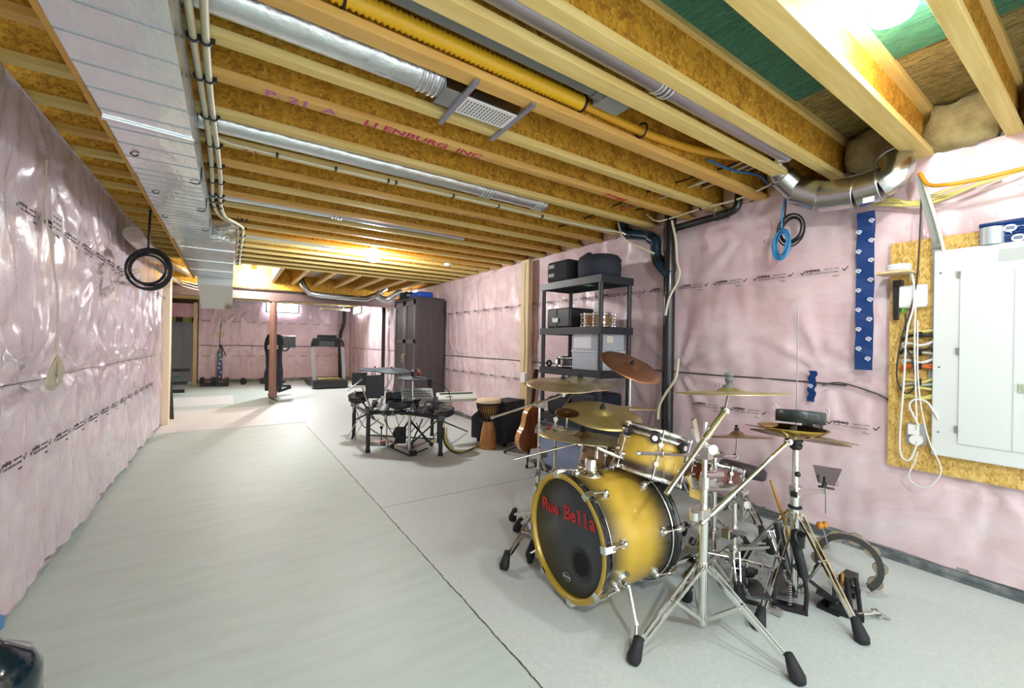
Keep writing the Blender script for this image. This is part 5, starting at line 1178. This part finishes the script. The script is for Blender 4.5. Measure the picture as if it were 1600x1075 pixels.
t = thing('guitar_stand', 'low black tubular guitar stand under the acoustic guitar', 'stand', (base.x, base.y, 0))
f1, f2, f3 = at(789, 706, z=.02), at(823, 729, z=.02), V((base.x+.25, base.y+.05, .02))
hub = V((base.x, base.y, .12))-gn*.02
mesh('frame', MB().tube(spl([f1, f1.lerp(hub, .5)+V((0, 0, .05)), hub]), .012).tube(spl([f2, f2.lerp(hub, .5)+V((0, 0, .05)), hub]), .012).tube(spl([f3, f3.lerp(hub, .5)+V((0, 0, .03)), hub]), .012).tube([hub, hub+V((0, 0, .45))], .012), BLKM, t)
for f in (f1, f2, f3): mesh('rubber_tip', MB().sph(f, .019, 10), BLKR, t)
# ================= wardrobe =================
WB_ = mat('wardrobe_brown', '4A4245', .4, var=('413A3D', 4, (3, 3, .4)))
wx0, wx1, wy0, wy1, wh = 3.05, 3.63, 7.90, 9.02, 2.27
t = thing('wardrobe', 'tall dark brown two-door wardrobe against the pink wall', 'wardrobe', ((wx0+wx1)/2, (wy0+wy1)/2, 0))
mesh('carcass', MB().box2((wx0, wy0, 0), (wx1, wy1+.15, wh)), WB_, t, .004)
mesh('top_trim', MB().box2((wx0-.03, wy0-.03, wh), (wx1+.0, wy1+.18, wh+.03)), WB_, t, .004)
for i in range(2):
    a = wy0+.01+i*.62; b = a+.61
    dr = mesh('door', MB().box2((wx0-.012, a, .05), (wx0-.001, b, wh-.02)), WB_, t, .002)
    mb = MB()
    for (y0, y1, z0, z1) in ((a, a+.09, .05, wh-.02), (b-.09, b, .05, wh-.02), (a, b, .05, .16), (a, b, wh-.12, wh-.02), (a, b, 1.38, 1.46)): mb.box2((wx0-.024, y0, z0), (wx0-.011, y1, z1))
    mesh('door_frame', mb, mat('wardrobe_frame', '5A5153', .35), dr, .002)
    mb = MB()
    yy = a+.09
    while yy < b-.09: mb.box2((wx0-.0135, yy, .16), (wx0-.012, yy+.004, wh-.12)); yy += .045
    mesh('panel_groove', mb, mat('groove_dark', '352E31', .5), dr)
    hy = a+.05 if i else b-.05
    mesh('handle', MB().tube([(wx0-.03, hy, .98), (wx0-.05, hy, 1.0), (wx0-.05, hy, 1.14), (wx0-.03, hy, 1.16)], .01), mat('handle_pale', 'B9A98E', .3, .7), dr)
t = thing('storage_box', 'black box with a pale label on the wardrobe top beside the blue roll', 'box', (3.3, 8.9, wh+.03))
mesh('body', MB().box2((3.08, 8.60, wh+.032), (3.40, 9.02, wh+.20)), FAB, t, .01); mesh('pale_label', MB().box2((3.10, 8.597, wh+.10), (3.30, 8.60, wh+.15)), MC['patch_grey'], t)
tag(mesh('blue_roll', MB().box2((3.12, 8.0, wh+.032), (3.45, 8.52, wh+.16)), mat('blue_mat', '1D4FB0', .6), bevel=.04), 'bright blue rolled mat lying on the wardrobe top', 'mat')
# ================= electronic drum kit =================
t = thing('electronic_drum_kit', 'black electronic drum kit on a tubular rack with grey rubber cymbal pads', 'electronic drums', (1.85, 5.4, 0))
PAD = mat('pad_grey', '3C464E', .65); PADD = mat('pad_dark', '1C1F24', .5); TUB = mat('rack_black', '26272B', .35, .2)
feet = [(1.47, 5.40, .58), (1.50, 6.25, .55), (2.19, 4.80, .52), (2.55, 5.9, .5)]
for (x, y, h) in feet:
    lg = mesh('leg', MB().cyl((x, y, .04), (x, y, h), .026, n=16), TUB, t); mesh('rubber_foot', MB().cyl((x, y, 0), (x, y, .05), .033, .028, n=14), BLKR, lg)
    mesh('clamp', MB().box((x, y, h-.05), (.08, .08, .07)), mat('clamp_grey', '55565E', .4), t, .006)
mesh('cross_bar', MB().cyl((1.47, 5.40, .50), (1.50, 6.25, .48), .022), TUB, t)
mesh('cross_bar', MB().tube(spl([(1.47, 5.40, .50), (1.75, 5.15, .52), (2.0, 4.92, .50), (2.19, 4.80, .46)]), .022, 12), TUB, t)
mesh('cross_bar', MB().cyl((2.19, 4.80, .46), (2.55, 5.9, .45), .022), TUB, t)
mesh('cross_bar', MB().cyl((1.47, 5.40, .22), (2.19, 4.95, .18), .009), TUB, t)
def padcym(px, py, y, half, q, rho, stem):
    c = at(px, py, y=y); R = half*dep(c)/F
    p = mesh('cymbal_pad', MB().lathe([(.001, .018), (.03, .016), (.04, .006), (R*.98, -.004), (R, -.010), (R*.97, -.016), (.001, -.012)], c, scr(c, q, rho), 36), PAD, t)
    mesh('wing_nut', MB().cyl(c+V((0, 0, .012)), c+V((0, 0, .045)), .012, .008, n=10), BLKR, p)
    mesh('arm', MB().tube([c-V((0, 0, .02)), c-V((0, 0, .12)), V(stem)], .011, 10), CHROMEB, t)
padcym(612, 578, 5.5, 29, .16, 3, (1.47, 5.40, .50)); padcym(586, 577, 6.0, 25, .10, 3, (1.50, 6.1, .50))
padcym(645, 590, 5.1, 23, .14, 2, (1.92, 5.05, .50))
for (px, py, y, hw, hh) in ((586, 604, 5.45, 14, 18), (562, 592, 6.3, 11, 10)):
    c = at(px, py, y=y); k = dep(c)/F; mesh('side_pad', MB().box(c, (hw*2*k, .07, hh*2*k), rz=-.35), PADD, t, .01)
for (px, py, y, R, q) in ((628, 625, 5.2, .17, .30), (560, 618, 6.0, .13, .35), (690, 640, 5.0, .16, .25), (640, 612, 5.7, .14, .3)):
    c = at(px, py, y=y); n = scr(c, q, -4)
    p = mesh('drum_pad', MB().lathe([(.001, .0), (R*.9, 0), (R*.92, .006), (R, .004), (R, -.06), (R*.8, -.08), (.001, -.08)], c, n, 32), PADD, t)
    mesh('rim', MB().ring(c+n*.004, n, R, .008, 32, 8), BLKR, p)
    mesh('arm', MB().tube([c-n*.08, c-V((0, 0, .15)), V((c.x, c.y+.05, .48))], .012, 8), CHROMEB, t)
for i in range(9):
    a, b = (1.5+.08*i, 5.38-.045*i, .5+.03*math.sin(i*2)), (1.52+.08*i, 5.30-.05*i, .66+.05*math.sin(i*1.7))
    mesh('clamp', MB().cyl(a, b, .016, n=10).box(b, (.05, .04, .03)), CHROMEB if i % 2 else MC['clamp_grey'], t)
mesh('arm', MB().tube([at(598, 648, y=5.4), at(614, 612, y=5.35), at(620, 585, y=5.5)], .013, 10), CHROMEB, t)
mesh('arm', MB().tube([at(543, 611, y=6.2), at(566, 592, y=6.2)], .010, 8).tube([at(551, 645, y=6.1), at(555, 610, y=6.1)], .010, 8), CHROMEB, t)
for q in (((553, 686), (572, 650)), ((542, 684), (566, 645))): mesh('strut', MB().tube([at(*q[0], z=.01) if q[0][0] == 999 else at(q[0][0], q[0][1], y=5.9), at(*q[1], y=5.7)], .006, 6).sph(at(q[0][0], q[0][1], y=5.9), .015, 8), CHROMEB, t)
# module and small mixer
t = thing('sample_pad', 'silver flat percussion sampler with rows of buttons on the rack', 'sampler', at(655, 620, y=5.1))
c = at(652, 617, y=5.15); 
sp_ = mesh('body', MB().box(c, (.40, .20, .05), R=Matrix.Rotation(-.25, 3, 'Z') @ Matrix.Rotation(.65, 3, 'X')), mat('silver_panel', 'B9BEC0', .35, .3), t, .006)
mb = MB(); Rm = Matrix.Rotation(-.25, 3, 'Z') @ Matrix.Rotation(.65, 3, 'X')
for i in range(11):
    for j in range(3): mb.box(c+Rm @ V((-.16+.032*i, -.05+.045*j, .027)), (.018, .012, .006), R=Rm)
mesh('button', mb, BLK, sp_)
mesh('mount', MB().cyl(c, c-V((0, 0, .18)), .02), BLKM, t)
t = thing('sound_module', 'black drum sound module with a small screen clipped to the rack', 'module', at(612, 625, y=5.35))
c = at(622, 622, y=5.35); m_ = mesh('body', MB().box(c, (.30, .10, .15), rz=-.5), BLK, t, .008); mesh('screen', MB().box(c+V((-.03, -.052, .02)), (.11, .006, .05), rz=-.5), mat('screen_dark', '2A4650', .2), t); mesh('mount', MB().cyl(c, c-V((0, 0, .15)), .015), BLKM, t)
t = thing('headphones', 'black headphones with red ear cushions resting on the small cymbal pad', 'headphones', at(650, 583, y=5.1))
c = at(650, 583, y=5.1); mesh('ear_cup', MB().cyl(c-RT*.055, c-RT*.02, .04, n=18), BLK, t); mesh('ear_cup', MB().cyl(c+RT*.03, c+RT*.055, .038, n=18).ring(c+RT*.03, RT, .034, .008, 18, 6), mat('cushion_red', '8C2E2A', .5), t); mesh('headband', MB().tube(spl([c-RT*.04+V((0, 0, .03)), c+FW*.05+V((0, 0, .05)), c+RT*.04+V((0, 0, .03))]), .008), BLK, t)
# e-hat stand in the middle
c0_ = V((at(640, 650, y=5.1).x, 5.1, 0)); t = thing('hat_controller_stand', 'short tripod stand with fat black legs in the middle of the electronic kit', 'stand', c0_)
mesh('tube', MB().cyl((c0_.x, c0_.y, .05), (c0_.x, c0_.y, .60), .020), CHROMEB, t)
for (px, py) in ((613, 697), (674, 694)):
    f = at(px, py, z=.03); lg = mesh('leg', MB().tube([(c0_.x, c0_.y, .42), f], .014, 10), BLKM, t); mesh('rubber_foot', MB().sph(f, .03, 12), BLKR, lg)
mesh('foot_pedal', MB().box(at(645, 708, z=.03), (.08, .06, .06)).bar(at(642, 700, z=.05), at(640, 690, z=.02), .08, .02), BLKM, t)
# white keyboard
t = thing('keyboard', 'white slim electronic keyboard with a green strip on a black stand', 'keyboard', (2.75, 5.25, .62))
c = at(714, 620, y=5.30); Rk = Matrix.Rotation(-.18, 3, 'Z') @ Matrix.Rotation(.5, 3, 'X')
kb = mesh('body', MB().box(c, (.56, .17, .05), R=Rk), mat('key_white', 'D4D6CE', .4), t, .008)
mesh('green_strip', MB().box(c+Rk @ V((0, .045, .026)), (.48, .035, .004), R=Rk), mat('strip_green', '2E4A38', .4), kb)
mesh('logo_bar', MB().box(c+Rk @ V((-.12, -.03, .026)), (.10, .015, .003), R=Rk), BLK, kb)
s0 = V((c.x-.02, c.y+.02, 0))
mesh('stand_pole', MB().cyl((s0.x-.25, s0.y, .03), (s0.x-.25, s0.y, c.z-.03), .014).bar((s0.x-.27, s0.y, c.z-.045), (s0.x+.2, s0.y-.05, c.z-.045), .08, .03), BLKM, t)
mesh('stand_leg', MB().tube([(s0.x-.25, s0.y, .35), at(730, 674, z=.02)], .011), BLKM, t); mesh('stand_leg', MB().tube([(s0.x-.25, s0.y, .35), (s0.x-.55, s0.y+.2, .02)], .011), BLKM, t)
t = thing('microphone', 'black microphone on a bent gooseneck over the white keyboard', 'microphone', at(672, 600, y=5.2))
mesh('capsule', MB().cyl(at(671, 592, y=5.2), at(672, 606, y=5.2), .03, .02, n=14), BLKR, t); mesh('gooseneck', MB().tube(spl([at(674, 597, y=5.2), at(690, 602, y=5.2), at(701, 612, y=5.2), at(704, 626, y=5.2)]), .006), BLK, t)
mesh('pole', MB().cyl(at(672, 606, y=5.2), V((at(672, 606, y=5.2).x, 5.2, .48)), .009), BLKM, t)
def cb(label, pts, r, ch, nm): return cable(label, [at(a, b, **k) for a, b, k in pts], r, mat('wire_'+nm, ch, .5))
Y5 = dict(y=5.0)
cb('yellow cable draped along the electronic kit rack', [(640, 650, Y5), (655, 648, Y5), (672, 648, Y5), (684, 654, Y5), (694, 664, Y5), (696, 690, dict(y=4.9)), (706, 702, dict(z=.012))], .008, 'D8C52A', 'yellow')
cb('black and yellow cable looping across the floor to the djembe', [(693, 668, dict(y=4.9)), (694, 690, dict(y=4.9)), (704, 704, dict(z=.012)), (716, 707, dict(z=.012)), (730, 704, dict(z=.012)), (745, 698, dict(z=.012)), (757, 697, dict(z=.012))], .012, '2E2C1A', 'dark')
cb('green-yellow cable twisted along the dark floor cable', [(698, 668, dict(y=4.9)), (699, 692, dict(y=4.9)), (708, 703, dict(z=.03)), (722, 706, dict(z=.03)), (738, 700, dict(z=.03)), (752, 696, dict(z=.03))], .006, 'B9A832', 'olive')
for i, (x, ln, lb) in enumerate(((600, 20, 'thin dark wire sagging under the rack near its front post'), (618, 26, 'thin dark wire sagging under the middle of the rack'), (640, 16, 'thin dark wire looping beside the tripod stand'))):
    cb(lb, [(x, 648, dict(y=5.2)), (x+8, 660+ln*.4, dict(y=5.2)), (x+20, 662+ln*.3, dict(y=5.1)), (x+32, 650, dict(y=5.1))], .004, '1C1C1E', 'black')
t = thing('kick_pedal', 'small chrome and red kick pedal on the floor under the electronic kit', 'pedal', at(590, 690, z=0))
mesh('base', MB().box(at(590, 692, z=.02), (.10, .22, .04), rz=.4), CHROMEB, t, .006); mesh('red_plate', MB().box(at(603, 690, z=.045), (.14, .08, .012), rz=.4), mat('pedal_red', '7A1E2A', .4), t); mesh('beater', MB().cyl(at(596, 688, z=.05), at(596, 670, z=.2), .008).sph(at(596, 668, z=.2), .025, 10), BLKM, t)
t = thing('kick_pad_tower', 'upright black kick pad on a metal frame inside the electronic kit', 'pad', at(640, 712, z=0))
mesh('plate', MB().box(at(626, 680, z=.17), (.14, .03, .22), rz=-.4), BLKM, t); mesh('frame', MB().tube([at(600, 694, z=.02), at(640, 712, z=.02), at(668, 700, z=.02)], .010), TUB, t)
mesh('pad', MB().cyl(at(622, 676, z=.18), at(624, 678, z=.17), .08, n=20), PADD, t)
# ================= gym area =================
yt_ = 13.4
t = thing('treadmill', 'folded-out treadmill with black console against the far pink wall', 'treadmill', (2.5, yt_, 0))
T_ = lambda px, py, y=yt_: at(px, py, y=y)
mesh('console', MB().box(T_(511, 535), (.80, .18, .24)).box(T_(511, 527), (.55, .12, .14)), mat('console_black', '1B1D1F', .3), t, .03)
mesh('screen', MB().box(T_(511, 537, yt_-.10), (.42, .01, .15)), mat('screen_grey', '4E585A', .3), t)
mesh('handrail', MB().tube(spl([T_(487, 545), T_(489, 533), T_(500, 528)]), .03).tube(spl([T_(537, 545), T_(535, 533), T_(524, 528)]), .03), BLK, t)
for a, b in (((488, 542), (492, 605)), ((535, 542), (538, 600))): mesh('upright', MB().bar(T_(*a), T_(*b), .06, .09), mat('upright_silver', 'B4B7BA', .35, .4), t)
mesh('motor_hood', MB().box2((2.02, yt_-.25, .02), (2.98, yt_+.35, .26)), mat('hood_black', '26282A', .35), t, .05)
mesh('deck', MB().box2((2.08, yt_+.35, .05), (2.92, yt_+1.9, .18)), BLK, t, .01)
mesh('yellow_cloth', MB().box2((2.2, yt_-.1, .262), (2.8, yt_+.25, .29)), mat('cloth_yellow', 'B9A75A', .8), t, .01)
t = thing('exercise_bike', 'black exercise machine with flat screen and garments hung on it behind the brown post', 'exercise machine', (1.1, 12.2, 0))
B_ = lambda px, py, y=12.2: at(px, py, y=y)
mesh('frame', MB().tube([B_(440, 603), B_(438, 545)], .03).tube([B_(434, 612), B_(455, 605)], .035).tube([B_(428, 600), B_(446, 596)], .03).tube([B_(430, 625, 11.6), B_(436, 585, 11.9)], .02), BLKM, t)
mesh('screen', MB().box(B_(444, 534), (.52, .04, .30)), mat('bike_screen', '26282C', .25), t, .01)
mesh('handlebar', MB().tube(spl([B_(432, 545), B_(446, 548), B_(452, 543), B_(452, 538)]), .02), BLK, t)
mesh('pedal', MB().box(B_(447, 603), (.2, .1, .05)), BLKM, t)
t = thing('hanging_coats', 'dark quilted coat draped over the exercise machine frame', 'coat', B_(430, 605, 11.9))
c = B_(428, 568, 11.85); mb = MB(); vs = []; K = 16; 
for i in range(13):
    z = c.z+.72-i*.115; w_ = .185+.012*math.sin(i*.8)-(.05 if i < 1 else 0); vs += [V((c.x+w_*math.cos(2*PI*j/K)*(1+.1*math.sin(j*3+i)), c.y+.12*math.sin(2*PI*j/K), z)) for j in range(K)]
mb.add(vs, [(i*K+j, i*K+(j+1) % K, (i+1)*K+(j+1) % K, (i+1)*K+j) for i in range(12) for j in range(K)]+[tuple(range(K))[::-1], tuple(range(12*K, 13*K))], 0, True)
mesh('quilted_body', mb, mat('coat_navy', '23252D', .85, bump=(9, .8, .05, (.3, .3, 2.5))), t)
t = thing('suspension_trainer', 'black and yellow suspension straps hanging from the foil duct end', 'exercise straps', at(345, 545, y=9.3))
S_ = lambda px, py: at(px, py, y=9.0)
mesh('strap', MB().bar(S_(347, 484), S_(346, 512), .02, .006).bar(S_(345, 505), S_(343, 540), .045, .012), BLK, t); mesh('carabiner', MB().ring(S_(347, 486), (1, 0, 0), .03, .006), CHROMEB, t)
mesh('yellow_loop', MB().ring(S_(345, 522), (0, 1, 0), .05, .008), mat('strap_yellow', 'B9992E', .6), t)
mesh('handle', MB().tube([S_(344, 538), S_(341, 556), S_(348, 556), S_(344, 538)], .009).tube([S_(345, 538), S_(353, 556), S_(349, 548), S_(345, 538)], .009), BLK, t)
tp = tape('strip of blue printed tape low on the far pink wall behind the straps', 0, .1, .15, 1.0, 0, 0, 0)
bpy.data.objects.remove(list(tp.children)[0]); bpy.data.objects.remove(tp)
t = thing('tape_strip', 'strip of blue printed tape low on the far pink wall behind the straps', 'tape', (-.25, YE-.08, .15))
mesh('strip', MB().box2((-.31, YE-.085, .12), (-.17, YE-.078, 1.02)), TAPE, t)
for i in range(6): mesh('printed_badge', MB().cyl((-.24+.03*math.sin(i*2), YE-.089, .2+i*.14), (-.24+.03*math.sin(i*2), YE-.086, .2+i*.14), .03, n=12), MC['print_white'], t)
def dumbbell(label, px, py, r, ln):
    c = at(px, py, z=0); c = V((c.x, min(c.y, YE-.4), r)); t = thing('dumbbell', label, 'dumbbell', (c.x, c.y, 0), 'dumbbells on the floor by the far wall')
    mesh('handle', MB().cyl(c-V((0, ln/2, 0)), c+V((0, ln/2, 0)), .02), CHROMEB, t)
    for s_ in (-1, 1):
        for k in range(3): mesh('weight_plate', MB().cyl(c+V((0, s_*(ln/2-.02-.045*k), 0)), c+V((0, s_*(ln/2+.015-.045*k), 0)), r*(1-.06*k), n=20), BLK, t)
def adj(label, px, py):
    c = at(px, py, z=0); t = thing('adjustable_dumbbell', label, 'dumbbell', (c.x, c.y, 0)); k = .17
    mesh('cradle', MB().box2((c.x-k, c.y, 0), (c.x+k, c.y+.25, .10)), BLK, t, .01)
    for s_ in (-1, 1):
        for j in range(4): mesh('weight_plate', MB().cyl((c.x+s_*(.08+.028*j), c.y+.12, .15), (c.x+s_*(.10+.028*j), c.y+.12, .15), .12, n=20), BLKM, t)
    mesh('grip', MB().cyl((c.x-.1, c.y+.12, .2), (c.x+.1, c.y+.12, .2), .02), mat('grip_red', '5C2A2E', .5), t)
adj('black adjustable dumbbell in its cradle nearer the wooden stud', 324, 604); adj('black adjustable dumbbell in its cradle under the blue tape', 346, 604)
dumbbell('small black dumbbell on the floor midway along the far wall', 380, 600, .09, .42); dumbbell('small black dumbbell beside the exercise machine', 410, 599, .085, .34)
dumbbell('little dark dumbbell beside the treadmill foot', 484, 598, .07, .2)
# far pipes
for lb, pts, r in (('black bent vent pipe in the far corner behind the treadmill', [(538, 485), (537, 505), (532, 523), (531, 545), (531, 590), (531, 597)], .06),):
    q = [at(a, b, y=16.1) for a, b in pts]; tag(mesh('vent_pipe', MB().tube(spl(q, 4), r, 14), BLK), lb, 'pipe')
q0_, q1_ = at(600, 470, x=3.6), at(598, 568, x=3.6); y_ = q0_.y
tag(mesh('vent_pipe', MB().cyl((3.6, y_, 0), (3.6, y_, 2.55), .05, n=14), mat('pipe_brownblack', '2B2322', .4)), 'thin black upright pipe on the right wall beside the wardrobe', 'pipe')
# windows
WG = mat('window_glow', 'FFFFFF', .3, emit=('F4F8FF', 14))
def window(nm, a, b, ax, n_):
    """bright basement window: frame, panes and sill"""
    fr = mat('window_white', 'DDE2E4', .4)
    if ax == 'y':
        o = struct(nm, MB().box2((a[0]-.05, a[1]-.02, a[2]-.05), (b[0]+.05, a[1]+.05, a[2])).box2((a[0]-.05, a[1]-.02, b[2]), (b[0]+.05, a[1]+.05, b[2]+.05)).box2((a[0]-.05, a[1]-.02, a[2]), (a[0], a[1]+.05, b[2])).box2((b[0], a[1]-.02, a[2]), (b[0]+.05, a[1]+.05, b[2])), fr)
        for i in range(n_):
            x0 = a[0]+(b[0]-a[0])*i/n_; x1 = a[0]+(b[0]-a[0])*(i+1)/n_-.02; mesh('pane', MB().box2((x0, a[1], a[2]), (x1, a[1]+.02, b[2])), WG, o)
    else:
        o = struct(nm, MB().box2((a[0]-.05, a[1]-.05, a[2]-.05), (a[0]+.02, b[1]+.05, a[2])).box2((a[0]-.05, a[1]-.05, b[2]), (a[0]+.02, b[1]+.05, b[2]+.05)).box2((a[0]-.05, a[1]-.05, a[2]), (a[0]+.02, a[1], b[2])).box2((a[0]-.05, b[1], a[2]), (a[0]+.02, b[1]+.05, b[2])), fr)
        mesh('pane', MB().box2((a[0]-.02, a[1], a[2]), (a[0], b[1], b[2])), WG, o)
window('window_1', (1.05, YE-.14, 2.38), (1.98, YE, 2.58), 'y', 2)
window('window_2', (3.62, 14.3, 2.36), (3.62, 15.2, 2.56), 'x', 1)
window('window_3', (3.62, 9.75, 2.42), (3.62, 10.35, 2.62), 'x', 1)
# leaning grey board, bench, boards on the floor
tag(mesh('leaning_board', MB().add([V((-1.98, 17.2, 0)), V((-.95, 17.0, 0)), V((-.92, 17.6, 1.95)), V((-1.75, 17.75, 1.95)), V((-1.98, 17.24, 0)), V((-.95, 17.04, 0)), V((-.92, 17.64, 1.95)), V((-1.75, 17.79, 1.95))],
    [(0, 1, 2, 3), (7, 6, 5, 4), (0, 4, 5, 1), (1, 5, 6, 2), (2, 6, 7, 3), (3, 7, 4, 0)]), mat('board_grey', '9EA3A8', .5)), 'large grey board leaning on the studs of the far bay', 'board')
t = thing('weight_bench', 'black weight bench with a teal pad in the far bay', 'bench', (-1.3, 13.2, 0))
for i, z in enumerate((.62, .30, .10)): mesh('rack_bar', MB().box((-1.15-.05*i, 13.2, z), (.7, .08, .08)), BLKM, t)
mesh('upright', MB().box((-1.3, 13.25, .32), (.08, .08, .64)), BLKM, t); mesh('pad', MB().box((-1.2, 13.15, .45), (.5, .12, .06)), mat('pad_teal', '2C5A50', .5), t, .01)  # the pad is coloured teal
tag(mesh('folded_frame', MB().bar(at(266, 655, y=8.95), at(261, 500, y=9.05), .05, .05).bar(at(270, 655, y=8.95), at(263, 500, y=9.05), .03, .03), mat('frame_dark', '2A2725', .45)), 'narrow dark folded frame leaning on the cream drywall end', 'frame')
FB = mat('floor_panel', 'DEDCD8', .5, var=('D2D0CC', 3, (1, 6, 1)))
tag(mesh('floor_sheet', MB().box2((-.88, 7.95, 0), (1.12, 10.3, .006)), FB), 'thin pale sheet laid on the concrete before the brown post', 'floor sheet')
tag(mesh('floor_sheet', MB().box2((-2.6, 10.9, 0), (.1, 12.6, .006)), FB), 'thin pale sheet laid on the floor below the suspension straps', 'floor sheet')
# water bottle at the near left
bt = at(-28, 1040, z=.35); bt.z = 0; t = thing('water_jug', 'dark teal translucent ribbed water jug in the near left corner', 'bottle', bt)
hz = at(0, 988, y=bt.y).z*.93
JUG = mat('jug_teal', '0C2A36', .12, 0, .6, trans=.35, bump=(14, .3, .01))
zz = [(.001, 0), (.12, 0), (.135, .02), (.135, .12), (.128, .135), (.135, .15), (.135, .25), (.128, .265), (.135, .28), (.135, .37), (.11, .44), (.05, .50), (.032, .53), (.032, .57), (.001, .57)]
s_ = hz/.50*.98
mesh('body', MB().lathe([(a*.98, b*s_) for a, b in zz], bt, (0, 0, 1), 40), JUG, t)
mesh('cap', MB().cyl(bt+V((0, 0, .565*s_)), bt+V((0, 0, .60*s_)), .045, n=20), mat('cap_blue', '3C78A8', .4), t)
# extra hardware on the electronic kit
t = [o for o in bpy.data.objects if o.name == 'electronic_drum_kit'][0]
rr = random.Random(7)
for i in range(16):
    s_ = i/15; x = 1.48+.72*s_; y = 5.38-.55*s_; z = .5+.16*rr.random()
    mesh('clamp', MB().box((x, y, z), (.05, .05, .06), rz=rr.random()*3).cyl((x-.03, y-.03, z), (x+.04, y-.02, z+.03), .012, n=8), (MC['clamp_grey'], BLKM, CHROMEB)[i % 3], t)
for i, (a, b) in enumerate((((560, 640), (600, 665)), ((556, 655), (590, 640)), ((575, 668), (610, 690)), ((560, 618), (585, 655)), ((604, 640), (604, 700)), ((660, 655), (640, 700)), ((566, 606), (580, 640)), ((668, 650), (690, 640)))):
    mesh('strut', MB().tube([at(*a, y=5.5), at(*b, y=5.3)], .011, 8), (CHROMEB, TUB)[i % 2], t)
for i, (a, b, c_, y) in enumerate((((556, 640), (570, 668), (592, 655), 5.8), ((600, 655), (625, 690), (650, 665), 5.2), ((560, 625), (590, 645), (612, 632), 5.6), ((650, 660), (668, 690), (688, 668), 4.95), ((610, 690), (635, 700), (668, 690), 5.1))):
    mesh('wire', MB().tube(spl([at(*a, y=y), at(*b, y=y), at(*c_, y=y)]), .006, 6), BLK if i % 2 else mat('wire_red', '7A2226', .5), t)
